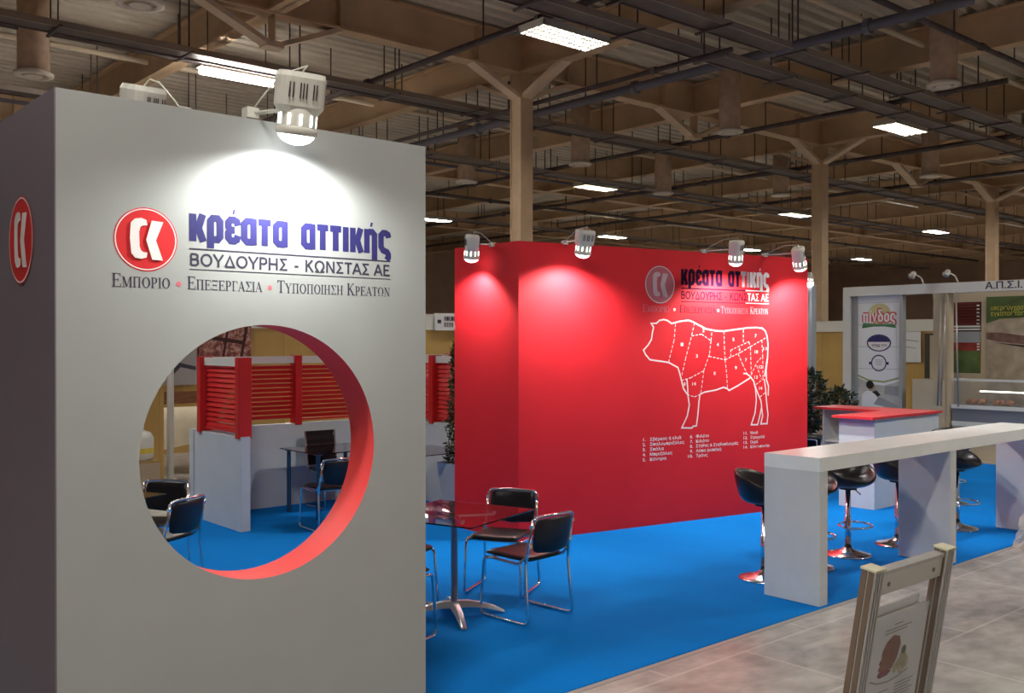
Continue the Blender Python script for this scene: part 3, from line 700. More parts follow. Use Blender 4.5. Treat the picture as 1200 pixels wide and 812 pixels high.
# cow diagram
outl = dict(
back=[(1.712,2.151),(1.673,2.195),(1.747,2.196),(1.787,2.227),(1.848,2.238),(1.903,2.228),(1.959,2.196),(2.071,2.22),(2.196,2.235),(2.264,2.218),(2.345,2.184),(2.461,2.139),(2.602,2.119),(2.721,2.116),(2.89,2.135),(3.087,2.156),(3.236,2.161),(3.324,2.154),(3.375,2.119),(3.403,2.058),(3.418,1.957),(3.408,1.79),(3.388,1.661),(3.393,1.55),(3.426,1.475),(3.421,1.365)],
face=[(1.673,2.195),(1.708,2.151),(1.691,2.096),(1.678,2.02),(1.634,1.963),(1.57,1.906),(1.598,1.858),(1.656,1.803),(1.76,1.789),(1.915,1.77),(2.049,1.713),(2.076,1.646),(2.103,1.559),(2.128,1.48),(2.184,1.414)],
frontleg=[(2.177,1.583),(2.189,1.487),(2.193,1.4),(2.214,1.294),(2.184,1.173),(2.105,1.045),(2.253,1.037),(2.264,1.054),(2.317,1.058),(2.336,1.167),(2.354,1.324),(2.368,1.409)],
belly=[(2.368,1.409),(2.438,1.431),(2.602,1.45),(2.721,1.478),(2.774,1.464),(2.805,1.441),(2.939,1.491),(3.136,1.579)],
hind1=[(3.025,1.63),(3.074,1.629),(3.136,1.592),(3.191,1.536),(3.219,1.444),(3.231,1.315),(3.211,1.169),(3.151,1.034),(3.251,1.03),(3.286,1.129),(3.317,1.239),(3.302,1.313),(3.249,1.406),(3.191,1.518)],
hind2=[(3.317,1.22),(3.332,1.128),(3.302,1.037),(3.403,1.036),(3.418,1.143),(3.395,1.291),(3.38,1.44),(3.357,1.56)],
tail=[(3.403,1.79),(3.38,1.68),(3.362,1.588)])
f = Flat()
for v in outl.values(): f.ribbon(v, .017)
f.build('cow_outline', M_line, redbox, .003)
dash = [[(2.015,2.193),(1.993,2.011),(1.919,1.778)],[(2.287,2.208),(2.241,2.046),(2.162,1.819),(2.098,1.602)],[(2.248,2.06),(2.391,2.082),(2.531,2.008),(2.508,1.852),(2.426,1.676),(2.38,1.412)],[(2.098,1.568),(2.23,1.595),(2.426,1.672)],[(2.184,1.409),(2.287,1.383),(2.38,1.408)],[(2.543,2.1),(2.531,2.008)],[(2.508,1.831),(2.745,1.791),(2.988,1.876),(3.388,2.045)],[(2.726,2.116),(2.733,1.94),(2.745,1.791),(2.769,1.617),(2.781,1.464)],[(3.025,2.135),(3.025,1.966)],[(2.83,1.823),(2.83,1.9),(3.111,1.997),(3.136,1.93),(3.151,1.61)],[(2.944,1.858),(3.013,1.739),(3.087,1.62)],[(3.317,2.016),(3.332,1.828),(3.337,1.57)],[(3.151,1.61),(3.236,1.755),(3.332,1.828)],[(3.236,1.718),(3.312,1.561)],[(3.224,1.499),(3.35,1.566)],[(3.291,1.354),(3.38,1.403)]]
f = Flat()
for pl in dash:
    carry = 0.
    for a, b in zip(pl[:-1], pl[1:]):
        a = Vector(a); b = Vector(b); L = (b-a).length; q = 0
        while q < L:
            e = min(q+.035, L)
            if e-q > .008: f.ribbon([a.lerp(b, q/L), a.lerp(b, e/L)], .009)
            q += .055
f.build('cut_dashes', M_line, redbox, .003)
nums = [(1,2.107,1.968),(2,2.419,2.125),(3,2.322,1.839),(4,2.633,1.965),(5,2.871,2.024),(6,2.968,1.91),(7,3.219,2.067),(7,3.067,1.788),(8,2.586,1.641),(9,2.91,1.699),(10,3.231,1.88),(11,3.367,1.916),(12,3.299,1.703),(13,3.226,1.585),(14,3.299,1.455),(14,2.283,1.529),(8,2.143,1.528)]
for nn, x, z in nums:
    w = .026 if nn < 10 else .05
    text(Flat(), str(nn), x-w/2, x+w/2, z-.019, .038, .02).build('cut_number', M_line, redbox, .003)
rows = [('1.',1.567,1.600,'Σβέρκος ή ελιά',1.659,2.096,0),('2.',1.560,1.600,'Σπαλομπριζόλες',1.659,2.14,1),('3.',1.560,1.600,'Σπάλα',1.659,1.849,2),('4.',1.560,1.600,'Μπριζόλες',1.659,1.968,3),('5.',1.560,1.600,'Κόντρα',1.659,1.885,4),
 ('6.',2.225,2.265,'Φιλέτο',2.312,2.501,0),('7.',2.225,2.265,'Κιλότο',2.312,2.501,1),('8.',2.225,2.265,'Στήθος & Στηθοπλευρές',2.312,2.948,2),('9.',2.225,2.265,'Λάπα (καπάκι)',2.312,2.687,3),('10.',2.195,2.265,'Τράνς',2.312,2.482,4),
 ('11.',3.032,3.095,'Νουά',3.138,3.256,0),('12.',3.032,3.095,'Στρογγυλό',3.138,3.363,1),('13.',3.032,3.095,'Ουρά',3.138,3.256,2),('14.',3.032,3.095,'Κότσι-ποντίκι',3.138,3.446,3)]
for a, x0, x1, b, x2, x3, k in rows:
    z = .925-.054*k
    f = Flat(); text(f, a, x0, x1, z, .034, .02); text(f, b, x2, x3, z, .034, .02); f.build('list_line', M_line, redbox, .003)
# floodlights of the red block
def rw(s, out, z):
    v = A + Matrix.Rotation(ang, 3, 'Z') @ Vector((s, -out, 0)); return (v.x, v.y, z)
nrm = Matrix.Rotation(ang, 3, 'Z') @ Vector((0, 1, 0)); al = Matrix.Rotation(ang, 3, 'Z') @ Vector((1, 0, 0))
flood('glaring floodlight in the middle top of the red wall', rw(.52, .36, 2.86), nrm*.25+Vector((0,0,-1)), rw(.55, .0, 3.01), watts=SPOT, spread=145, scale=.85)
flood('floodlight over the lettering of the red wall', rw(2.56, .36, 2.86), nrm*.2+al*.12+Vector((0,0,-1)), rw(2.42, .0, 3.01), watts=SPOT, spread=145, scale=.85)
flood('tilted floodlight at the right end of the red wall', rw(3.56, .36, 2.84), nrm*.15+al*.35+Vector((0,0,-1)), rw(3.36, .0, 3.01), watts=SPOT, spread=140, scale=.85)
flood('floodlight on the narrow left face of the red block', (6.18, 7.76, 2.84), (.10, .2, -1), (6.38, 7.66, 2.99), watts=SPOT*.6, spread=130, scale=.85)

# ================================================================== SLATTED PARTITIONS
def partition(name_label, p0, p1, posts, panel_h=(1.04, 1.72), slats=True):
    a = Vector((*p0, 0)); b = Vector((*p1, 0)); L = (b-a).length; an = math.atan2(b.y-a.y, b.x-a.x)
    t = thing('slatted_partition', name_label, 'partition', a, an, 'low grey walls with red slat screens')
    MB().box(0, L, -.055, .055, 0, 1.0, ch=.004).build('base_wall', M_white, t)
    pm = None
    for q in posts:
        if pm is None: pm = MB().box(-.045, .045, -.075, .075, .98, 1.83, ch=.005).build('post', M_slat, t, loc=(q, 0, 0))
        else: c = pm.copy(); COL.objects.link(c); c.location = (q, 0, 0)
    for q0, q1 in zip(posts[:-1], posts[1:]):
        w = q1-q0-.09
        MB().box(0, w, -.03, .03, 1.735, 1.82).build('header_rail', M_whitepaint, t, loc=(q0+.045, 0, 0))
        MB().box(0, w, -.03, .03, 1.03, 1.055).build('bottom_rail', M_slat, t, loc=(q0+.045, 0, 0))
        Mr = Matrix.Rotation(R(24), 4, 'X'); first = None
        for k in range(12):
            z = 1.085+k*.0545
            if first is None: first = MB().box(0, w, -.005, .005, -.023, .023, Mr).build('slat', M_slat, t, loc=(q0+.045, 0, z))
            else: c = first.copy(); COL.objects.link(c); c.location = (q0+.045, 0, z)
    return t
partition('short slatted partition end-on with red posts, left through the round hole', (4.56, 9.52), (4.56, 10.70), [.05, 1.02])
partition('long slatted partition behind the chairs through the round hole', (4.50, 10.78), (8.3, 10.78), [1.33, 2.66, 3.7])
partition('slatted partition beside the potted conifer at the red block', (7.22, 8.75), (7.22, 10.70), [.1, 1.04, 1.9])
# extra screen filling the corner between wing wall and first post
t = thing('slatted_partition', 'slat screen filling the inner corner above the low grey wall', 'partition', (4.62, 10.78, 0), 0, 'low grey walls with red slat screens')
MB().box(0, 1.17, -.03, .03, 1.735, 1.82).build('header_rail', M_whitepaint, t)
for k in range(12): MB().box(0, 1.17, -.005, .005, -.023, .023, Matrix.Translation((0, 0, 1.085+k*.0545)) @ Matrix.Rotation(R(24), 4, 'X')).build('slat', M_slat, t)

# ================================================================== CHAIRS
def make_chair(label, loc, rz):
    t = thing('chrome_chair', label, 'chair', loc, rz, 'black padded chairs on chrome sled frames')
    for s in (-1, 1):
        x = .225*s
        pts = fillet([(x*.93, -.275, .745), (x*.97, -.235, .52), (x, -.215, .42), (x*1.05, -.255, .014), (x*1.05, .225, .014), (x, .195, .425), (x, .12, .433), (x, -.16, .425), (x*.97, -.225, .50)], .05)
        MB().tube(pts, .011, 8).build('side_frame', M_chrome, t, smooth=True)
        for z in (.56, .70):
            yy = -.235 - (z-.52)*.18
            MB().box(x-.026*s if s > 0 else x+.0, x+.0 if s > 0 else x-.026*s, yy-.012, yy+.012, z-.011, z+.011).build('clip', M_chrome, t)
    MB().tube(fillet([(-.209, -.275, .735), (-.19, -.282, .762), (0, -.30, .768), (.19, -.282, .762), (.209, -.275, .735)], .03), .011, 8).build('top_rail', M_chrome, t, smooth=True)
    for y in (.15, -.13): MB().tube([(-.225, y, .425), (.225, y, .425)], .009, 8).build('cross_tube', M_chrome, t, smooth=True)
    # seat pad
    n = 7; vs = []; fs = []
    mb = MB()
    def srow(y, z, th, w): return [(-w, y, z-th*.5), (-w*1.02, y, z), (-w*.92, y, z+th*.5), (-w*.45, y, z+th*.5-.004), (w*.45, y, z+th*.5-.004), (w*.92, y, z+th*.5), (w*1.02, y, z), (w, y, z-th*.5)]
    rowsd = [(-.20, .448, .02, .185), (-.19, .452, .045, .195), (-.05, .452, .05, .202), (.12, .458, .05, .205), (.205, .456, .045, .20), (.225, .445, .022, .19)]
    for r_ in rowsd: vs += srow(*r_)
    for i in range(len(rowsd)-1):
        for j in range(8): fs.append((i*8+j, i*8+(j+1) % 8, (i+1)*8+(j+1) % 8, (i+1)*8+j))
    fs += [tuple(range(7, -1, -1)), tuple(range(40, 48))]
    mb.add(vs, fs).build('seat', M_black, t, smooth=True, sub=1)
    # backrest pad, curved
    mb = MB(); vs = []; fs = []; N = 9
    for j, (z, k, thk) in enumerate(((.515, .80, .006), (.53, .94, .016), (.60, 1., .02), (.69, 1., .02), (.738, .96, .016), (.752, .88, .006))):
        for side in (1, -1):
            for i in range(N):
                u = (i/(N-1)*2-1)*.195*k
                e = 1 if 0 < i < N-1 else .3
                yy = -.245-(z-.52)*.18-.035*(1-(u/.2)**2)
                if side < 0: u = -u
                vs.append((u, yy+side*thk*e*.8, z - (.02*(1-abs(u)/.195) if j < 2 else 0)))
    m2 = 2*N
    for j in range(5):
        for i in range(m2): fs.append((j*m2+i, j*m2+(i+1) % m2, (j+1)*m2+(i+1) % m2, (j+1)*m2+i))
    fs += [tuple(range(m2-1, -1, -1)), tuple(range(5*m2, 6*m2))]
    mb.add(vs, fs).build('backrest', M_black, t, smooth=True)
    return t
CZ = .008
ch = make_chair('chrome chair with its back to the viewer at the near glass table', (4.72, 5.30, CZ), R(5))
dup(ch, (5.03, 5.93, CZ), R(120), 'chrome chair facing the viewer behind the near glass table by the red block')
dup(ch, (4.07, 6.02, CZ), R(198), 'chrome chair half hidden by the tower edge, far side of near glass table')
dup(ch, (3.62, 5.44, CZ), R(-72), 'chrome chair almost hidden by the tower edge, lower of the two beside it')
dup(ch, (2.93, 7.66, CZ), R(30), 'chrome chair seen from behind at lower left inside the round hole')
dup(ch, (3.10, 8.30, CZ), R(129), 'chrome chair with bright top rail, farther one at left inside the round hole')
dup(ch, (5.32, 9.12, CZ), R(-4), 'low-backed chair tucked under the tube-leg table inside the round hole')
dup(ch, (13.9, 8.75, CZ), R(200), 'chrome chair between red wall end and red-topped counter')
# upright ribbed black chair by the back partition
t = thing('upright_chair', 'tall black shiny chair against the long partition inside the round hole', 'chair', (6.03, 10.30, CZ), 0)
mb = MB(); vs = []; fs = []
for i in range(9):
    z = .50+i*.05; yy = .17+.012*i+(.008 if i % 2 else -.004)
    vs += [(-.19, yy, z), (.19, yy, z), (.19, yy+.02, z), (-.19, yy+.02, z)]
for i in range(8):
    for j in range(4): fs.append((i*4+j, i*4+(j+1) % 4, i*4+4+(j+1) % 4, i*4+4+j))
fs += [(3,2,1,0), (32,33,34,35)]
mb.add(vs, fs).build('backrest', mat('glossy_black', (.02, .017, .018), .22), t)
MB().cbox(-.21, .21, -.22, .18, .43, .48, .02).build('seat', M_black, t)
for s in (-1, 1):
    MB().tube(fillet([(s*.2, .26, .9), (s*.2, .18, .45), (s*.2, -.2, .42), (s*.2, -.22, .014), (s*.2, .2, .014)], .05), .012, 8).build('side_frame', M_chrome, t, smooth=True)

# ================================================================== TABLES
def make_table(label, loc, rz):
    t = thing('glass_table', label, 'table', loc, rz, 'square glass tables on chrome star bases')
    MB().cbox(-.43, .43, -.43, .43, .742, .752, .008).build('tabletop', M_glass, t)
    MB().lathe([(.025, .08), (.025, .70), (.05, .705), (.05, .715)], 20).build('pole', M_satin, t, smooth=True)
    for k in range(4):
        a = PI/4+k*PI/2; c, s = math.cos(a), math.sin(a); Mr = Matrix.Rotation(a, 4, 'Z')
        mb = MB(); vs = []; fs = []
        prof_ = [(.0, .085, .05, .05), (.10, .085, .048, .045), (.20, .07, .042, .035), (.29, .045, .035, .03), (.36, .018, .03, .016), (.375, .012, .02, .008)]
        for x, z, w, h in prof_: vs += [(x, -w*.8, z-h*.4), (x, w*.8, z-h*.4), (x, w*.4, z+h*.6), (x, -w*.4, z+h*.6)]
        for i in range(5):
            for j in range(4): fs.append((i*4+j, i*4+(j+1) % 4, i*4+4+(j+1) % 4, i*4+4+j))
        fs += [(3,2,1,0), (20,21,22,23)]
        mb.add([Mr @ Vector(v) for v in vs], fs).build('foot', M_satin, t, smooth=False, bevel=.004)
        MB().box(0, .30, -.012, .012, .712, .728, Mr).build('support_arm', M_chrome, t)
        MB().lathe([(.022, .726), (.022, .742)], 12, Matrix.Translation((c*.29, s*.29, 0))).build('pad', M_chrome, t)
    return t
tb = make_table('glass table beside the right edge of the grey tower', (4.30, 5.60, CZ), R(18))
dup(tb, (2.50, 8.03, CZ), R(25), 'glass table mostly hidden at the left rim of the round hole')
dup(tb, (6.47, 9.02, CZ), R(0), 'glass table whose corner shows between tower edge and potted conifer')
t = thing('tube_leg_table', 'glass-topped table with round tube legs by the long partition in the hole', 'table', (5.85, 9.95, CZ), R(0))
MB().cbox(-.46, .46, -.42, .42, .735, .747, .008).build('tabletop', M_glass, t)
lg = None
for sx in (-1, 1):
    for sy in (-1, 1):
        if lg is None: lg = MB().lathe([(.024, 0), (.024, .715), (.045, .72), (.045, .735)], 14).build('leg', mat('blue_grey_leg', (.25, .35, .42), .25, metal=.6), t, smooth=True, loc=(sx*.38, sy*.34, 0))
        else: c = lg.copy(); COL.objects.link(c); c.location = (sx*.38, sy*.34, 0)

# ================================================================== BAR
bar = thing('high_bar_table', 'long pale-grey high bar on panel legs along the carpet edge', 'bar table', (6.51, 3.99, 0))
MB().box(0, 4.36, 0, .49, 1.02, 1.125).build('worktop', mat('bar_laminate_lit_top', (.88, .92, .93), .35, noise=.03, nscale=5), bar, bevel=.002)  # top paler than the legs: lamplight on it is put into the colour
for x0 in (0, 2.13, 4.24): MB().box(x0, x0+.11, .001, .489, .009, 1.02).build('leg', M_bar, bar, bevel=.002)
def make_stool(label, loc, rz):
    t = thing('bar_stool', label, 'bar stool', loc, rz, 'black bucket bar stools with chrome pedestals')
    MB().lathe([(.0, 0), (.215, 0), (.218, .008), (.20, .018), (.12, .035), (.055, .055), (.036, .075), (.0, .075)], 32, cap=False).build('base', M_chrome, t, smooth=True)
    MB().lathe([(.03, .07), (.03, .36), (.024, .365), (.024, .64)], 16).build('pole', M_chrome, t, smooth=True)
    MB().lathe([(.034, .05), (.034, .09)], 16).build('collar', M_blackpl, t, smooth=True)
    pts = [(.03, .02, .30), (.06, .06, .30)] + [(.16*math.sin(a), .10+.11*math.cos(a)*1., .30) for a in [R(q) for q in range(150, -151, -25)]][::1] + [(-.06, .06, .30), (-.03, .02, .30)]
    pts = [(x, y, z) for x, y, z in pts]
    MB().tube(fillet([(.03, 0, .31), (.15, .03, .30), (.17, .14, .29), (.08, .22, .285), (-.08, .22, .285), (-.17, .14, .29), (-.15, .03, .30), (-.03, 0, .31)], .06), .010, 8).build('foot_ring', M_chrome, t, smooth=True)
    MB().tube([(0, 0, .62), (-.10, -.02, .60), (-.17, -.03, .55)], .006, 6).build('lever', M_blackpl, t, smooth=True)
    # bucket seat (front = +y)
    N = 28; rings = []
    def H(a):   # rim height by angle from the front
        u = (1-math.cos(a))/2
        return .075 + .21*(u**.75)
    def RX(a): return .265
    spec = [('b', .07, .0), ('b', .17, .012), ('b', .235, .05), ('o', 1.0, .0), ('t', .98, .012), ('i', .90, .0), ('s', .20, .085), ('s', .12, .07), ('s', .03, .066)]
    vs = []
    for kind, r, z in spec:
        for i in range(N):
            a = 2*PI*i/N; sx, sy = math.sin(a), math.cos(a); h = H(a)
            back = .5*(1-math.cos(a))
            if kind == 'b': x, y, zz = r*sx, r*sy*.92, z
            elif kind == 'o': x, y, zz = .268*sx, .245*sy-.01*back, h-.02
            elif kind == 't': x, y, zz = .258*sx, .235*sy-.01*back, h+.008
            elif kind == 'i': x, y, zz = .232*sx, .208*sy-.005*back, h-.015
            else: x, y, zz = r*sx, r*sy*.9, z
            vs.append((x, y, .63+zz))
    fs = []
    for k in range(len(spec)-1):
        for i in range(N): fs.append((k*N+i, k*N+(i+1) % N, (k+1)*N+(i+1) % N, (k+1)*N+i))
    fs += [tuple(range(N-1, -1, -1)), tuple(range((len(spec)-1)*N, len(spec)*N))]
    MB().add(vs, fs).build('seat_shell', M_black, t, smooth=True, sub=1)
    MB().lathe([(.08, .615), (.08, .635)], 16).build('mount_plate', M_blackpl, t)
    return t
st = make_stool('black bar stool at the near end of the bar, partly behind its end panel', (6.95, 4.78, CZ), R(200))
dup(st, (7.60, 4.76, CZ), R(175), 'black bar stool just right of the bar end panel, mostly hidden')
dup(st, (8.31, 4.80, CZ), R(160), 'black bar stool fully seen in the first bay of the bar')
dup(st, (9.10, 4.72, CZ), R(190), 'black bar stool half hidden left of the middle bar leg')
dup(st, (10.36, 4.72, CZ), R(185), 'black bar stool in the second bay of the bar')
dup(st, (11.90, 5.50, CZ), R(120), 'black bar stool top peeking over the bar by the red-topped counter')

# ================================================================== RECEPTION COUNTER
t = thing('reception_counter', 'L-shaped grey counter with red top behind the bar', 'counter', (10.75, 5.87, CZ))
MB().box(0, 1.62, 0, .46, 0, 1.07).build('front_box', M_white, t)
mb = MB(); mb.box(1.22, 1.62, .46, 1.43, 0, .03); mb.box(1.59, 1.62, .46, 1.43, .03, 1.07); mb.box(1.22, 1.59, 1.40, 1.43, .03, 1.07)
mb.build('side_box', M_white, t)
MB().box(1.24, 1.59, .46, 1.40, .62, .645).build('shelf', M_whitepaint, t)
MB().box(-.10, 1.66, -.03, .50, 1.07, 1.10).build('counter_top', M_redtop, t)
MB().box(1.10, 1.66, .50, 1.50, 1.07, 1.10).build('counter_top', M_redtop, t)

# ================================================================== PLANTS
def leafy(mb, n, fn, size):
    for _ in range(n):
        p = Vector(fn()); d = Vector((random.uniform(-1, 1), random.uniform(-1, 1), random.uniform(-.3, 1))).normalized()
        s = d.cross(Vector((random.uniform(-1, 1), random.uniform(-1, 1), random.uniform(-1, 1)))).normalized(); L = size*random.uniform(.7, 1.3)
        mb.add([p, p+d*L*.5+s*L*.18, p+d*L, p+d*L*.5-s*L*.18], [(0, 1, 2, 3)])
t = thing('potted_conifer', 'slim conifer in a tapered white square pot beside the red block', 'plant', (6.80, 8.75, CZ))
mb = MB(); a, b = .12, .19
mb.add([(-a,-a,0),(a,-a,0),(a,a,0),(-a,a,0),(-b,-b,.62),(b,-b,.62),(b,b,.62),(-b,b,.62),(-b+.02,-b+.02,.62),(b-.02,-b+.02,.62),(b-.02,b-.02,.62),(-b+.02,b-.02,.62),(-b+.03,-b+.03,.55),(b-.03,-b+.03,.55),(b-.03,b-.03,.55),(-b+.03,b-.03,.55)],
 [(3,2,1,0),(0,1,5,4),(1,2,6,5),(2,3,7,6),(3,0,4,7),(4,5,9,8),(5,6,10,9),(6,7,11,10),(7,4,8,11),(8,9,13,12),(9,10,14,13),(10,11,15,14),(11,8,12,15)])
mb.build('pot', M_whitepaint, t)
MB().box(-.16, .16, -.16, .16, .53, .55).build('soil', M_soil, t)
MB().tube([(0, 0, .5), (0, 0, 1.9)], .018, 6).build('trunk', M_wood, t)
mb = MB()
def conf():
    z = random.random(); r = .17*(1-z*.6)*math.sqrt(random.uniform(.3, 1)); a_ = random.uniform(0, 2*PI); return (r*math.cos(a_), r*math.sin(a_), .62+z*1.35)
leafy(mb, 2200, conf, .06); mb.build('foliage', M_leaf, t)
for (x, y, lab) in ((15.2, 9.5, 'leafy dark bush beside the end of the red wall'), (14.85, 8.74, 'lower leafy bush at the left end of the neighbouring stand')):
    t = thing('potted_bush', lab, 'plant', (x, y, CZ), 0, 'dark bushes in pots by the neighbouring stand')
    MB().lathe([(.14, 0), (.19, .32), (.20, .34), (.18, .34), (.17, .30)], 18).build('pot', M_blackpl, t, smooth=True)
    mb = MB(); hh = 1.5 if y > 9 else 1.2
    for k in range(7):
        a_ = k*.9; mb.tube([(0, 0, .3), (.12*math.cos(a_), .12*math.sin(a_), hh*.5), (.18*math.cos(a_), .18*math.sin(a_), hh*.85)], .008, 5)
    mb.build('stems', M_wood, t)
    mb = MB()
    def bush():
        a_ = random.uniform(0, 2*PI); u = random.uniform(-1, 1); r = .31*math.sqrt(1-u*u)*random.uniform(.5, 1); return (r*math.cos(a_), r*math.sin(a_), hh*.62+u*hh*.36)
    leafy(mb, 900, bush, .12); mb.build('foliage', M_leafdark, t)

# ================================================================== SIGN STAND IN FRONT
ss = thing('sign_stand', 'aluminium-framed menu stand with acrylic poster holder in the lower right', 'sign stand', (4.0, 2.335, 0))
ss.rotation_euler = (R(9), 0, 0)
Hh = 1.0
for x0 in (0, .685):
    p = MB().box(x0+.004, x0+.081, .004, .066, .02, Hh-.005).build('post', M_alu, ss)
    for k in range(4): MB().box(x0+.004+k*.022, x0+.004+k*.022+.011, -.002, .004, .02, Hh-.005).build('ridge', M_alu, p)
    for sx in (x0, x0+.081): MB().box(sx, sx+.004, .006, .03, .02, Hh-.005).build('side_strip', M_aluside, p); MB().box(sx, sx+.004, .038, .064, .02, Hh-.005).build('side_strip', M_aluside, p)
    MB().box(x0-.003, x0+.088, -.006, .07, Hh-.006, Hh+.004).build('end_cap', M_alucap, ss)
    MB().box(x0+.01, x0+.075, -.30, .38, 0, .03, Matrix.Rotation(R(-9), 4, 'X') @ Matrix.Translation((0, 0, 0))).build('foot', M_alu, ss)
for zt, nm in ((Hh-.02, 'top_rail'), (.16, 'bottom_rail')):
    r_ = MB().box(.085, .685, .015, .055, zt-.115, zt-.018).build(nm, M_whitepaint, ss)
    MB().box(.085, .685, .010, .06, zt-.018, zt).build('rail_lip', M_alu, r_)
    for x in (.17, .60): MB().lathe([(.011, 0), (.011, .004)], 12, Matrix.Translation((x, .015, zt-.07)) @ Matrix.Rotation(PI/2, 4, 'X')).build('bolt', M_bolt, r_)
hold = MB().box(.095, .675, .022, .026, .22, .755).build('acrylic_holder', M_acrylic, ss)
MB().box(.095, .675, .046, .050, .22, .755).build('acrylic_back', M_acrylic, ss)
MB().box(.60, .67, .008, .022, .70, .765).build('holder_clip', M_acrylic, ss)
MB().box(.10, .56, .018, .024, .752, .757).build('holder_lip', M_whitepaint, ss)
MB().box(.105, .52, .026, .029, .735, .80).build('holder_flap', M_paper, ss)
ps = MB().box(.11, .655, .034, .036, .2, .735).build('poster', M_paper, ss)
def onposter(fl_, nm, m, off=-.032): return fl_.build(nm, m, ps, off)
ox, oz = .11, .2
f = Flat()
for k, (x0, x1, z) in enumerate(((.33,.41,.675),(.25,.50,.655),(.25,.46,.640))): f.rect(x0, x1, z, z+.007)
onposter(f, 'print_lines', M_grey)
f = Flat()
for k in range(8): f.rect(.42, .60-.02*(k % 3), .36-k*.016, .366-k*.016)
for k in range(3): f.rect(.16, .36-.03*k, .35-k*.016, .356-k*.016)
onposter(f, 'print_lines', M_grey)
f = Flat(); f.poly([(.26,.50),(.25,.55),(.28,.60),(.34,.625),(.40,.61),(.42,.57),(.40,.50),(.36,.455),(.29,.46)]); onposter(f, 'ham_print', M_brown)
for k in range(3):
    f = Flat(); z = .50-k*.03; f.poly([(.235,z),(.25,z+.018),(.33,z+.02),(.365,z+.005),(.33,z-.012),(.26,z-.014)]); onposter(f, 'slice_print', M_dkred if k == 2 else M_brown, -.0335)
    f = Flat().ribbon([(.235,z+.006),(.29,z-.016),(.365,z-.006)], .005); onposter(f, 'slice_edge_print', M_paper, -.034)
f = Flat().disc(.46, .53, .022, 16); onposter(f, 'herb_print', M_green)
for (x, z, r_) in ((.46,.49,.035),(.43,.465,.03),(.49,.46,.035),(.40,.45,.025),(.46,.435,.03)):
    onposter(Flat().disc(x, z, r_, 14), 'garnish_print', mat('print_cream', (.55, .52, .36), .6, noise=.2, nscale=60), -.0325)
f = Flat().ribbon([(.17,.43),(.24,.405),(.34,.393),(.45,.40),(.53,.42)], .008); onposter(f, 'plate_print', M_grey)
onposter(Flat().rect(.12, .25, .20, .26), 'block_print', M_dkred)
onposter(Flat().rect(.47, .52, .20, .28), 'block_print', mat('print_magenta', (.45, .06, .14), .5))

# crumpled film wrapped bundle at right edge
t = thing('wrapped_bundle', 'crumpled clear film wrapped round a post at the right frame edge', 'packaging', (10.0, 3.74, 0))
mb = MB(); N = 18; rings = []
random.seed(3)
for k in range(13):
    z = k*.055; r0 = .20*(1-(k/13)**1.1)+.04
    rings.append([((r0*random.uniform(.8, 1.15))*math.cos(2*PI*i/N), (r0*random.uniform(.8, 1.15))*math.sin(2*PI*i/N), z+random.uniform(-.015, .015)*(k > 0)) for i in range(N)])
vs = [v for r_ in rings for v in r_]; fs = [(k*N+i, k*N+(i+1) % N, (k+1)*N+(i+1) % N, (k+1)*N+i) for k in range(12) for i in range(N)]
mb.add(vs, fs).build('film', M_film, t)
MB().box(-.03, .03, -.03, .03, 0, .78).build('post', M_wood, t)

# ================================================================== NEIGHBOURING STAND (right, behind)
BX = 16.5
stand = thing('exhibition_stand', 'neighbouring white-framed stand with black Greek initials on its beam', 'exhibition stand', (BX, 9.64, 0), R(-90))
# local x runs along -Y from the left end, local y runs +X (away)
def sx(Y): return 9.64-Y
MB().box(0, 5.6, 0, .18, 2.83, 3.0).build('fascia_beam', M_whitepaint, stand)
MB().box(0, .14, 0, .60, 0, 2.83).build('end_column', M_whitepaint, stand)
MB().box(.14, .27, .05, .60, 0, 2.83).build('side_post', M_panel, stand)
MB().box(sx(7.93), sx(7.69), 0, .25, 0, 2.83).build('column', M_beige, stand)
MB().box(sx(8.56), sx(8.50), .02, .16, 0, 2.83).build('slim_post', M_panel, stand)
pp = MB().box(sx(9.38), sx(8.53), .06, .10, 0, 2.83).build('poster_panel', M_paper, stand)
for k in range(1, 7): Flat().rect(sx(9.38), sx(8.53), .4*k+.3, .4*k+.306).build('panel_joint', M_grey, pp, -.058)
def onp(fl_, nm, m, o=.001): return fl_.build(nm, m, stand, -.06+o)
c = sx(8.961)
onp(Flat().disc(c+.01, 2.50, .19, 30, rx=.22), 'sun_print', mat('sun_yellow', (.62, .56, .30), .5), .0005)
onp(Flat().poly([(c-.33,2.24),(c-.31,2.34),(c-.05,2.32),(c+.30,2.32),(c+.33,2.24),(c+.1,2.27),(c-.1,2.27)]), 'ribbon_print', mat('ribbon_green', (.05, .20, .06), .5), .001)
onp(heavy(Flat(), 'πίνδος', sx(9.27), sx(8.65), 2.35, .16, None, .50), 'lettering', mat('lettering_red', (.60, .03, .05), .5), .0012)
onp(heavy(Flat(), 'πίνδος', sx(9.27), sx(8.65), 2.35, .16, None, .23), 'lettering', M_whitevinyl, .0022)
onp(Flat().disc(c, 1.972, .155, 32, rx=.235), 'oval_print', M_navy, .0005)
onp(Flat().disc(c, 1.972, .135, 32, rx=.21), 'oval_print', M_whitevinyl, .001)
onp(Flat().poly([(c-.21+.0,1.99)]+[(c+.21*math.cos(a_), 1.972+.135*math.sin(a_)) for a_ in [R(172-q*16.4) for q in range(11)]]), 'oval_print', M_navy, .0015)
onp(text(Flat(), 'vlag', c-.14, c+.02, 1.915, .05, .01), 'lettering', M_navy, .002)
onp(Flat().rect(c+.04, c+.15, 1.925, 1.945), 'lettering', M_grey, .002)
onp(Flat().ring(c, 1.608, .15, .022), 'ring_print', M_navy, .001)
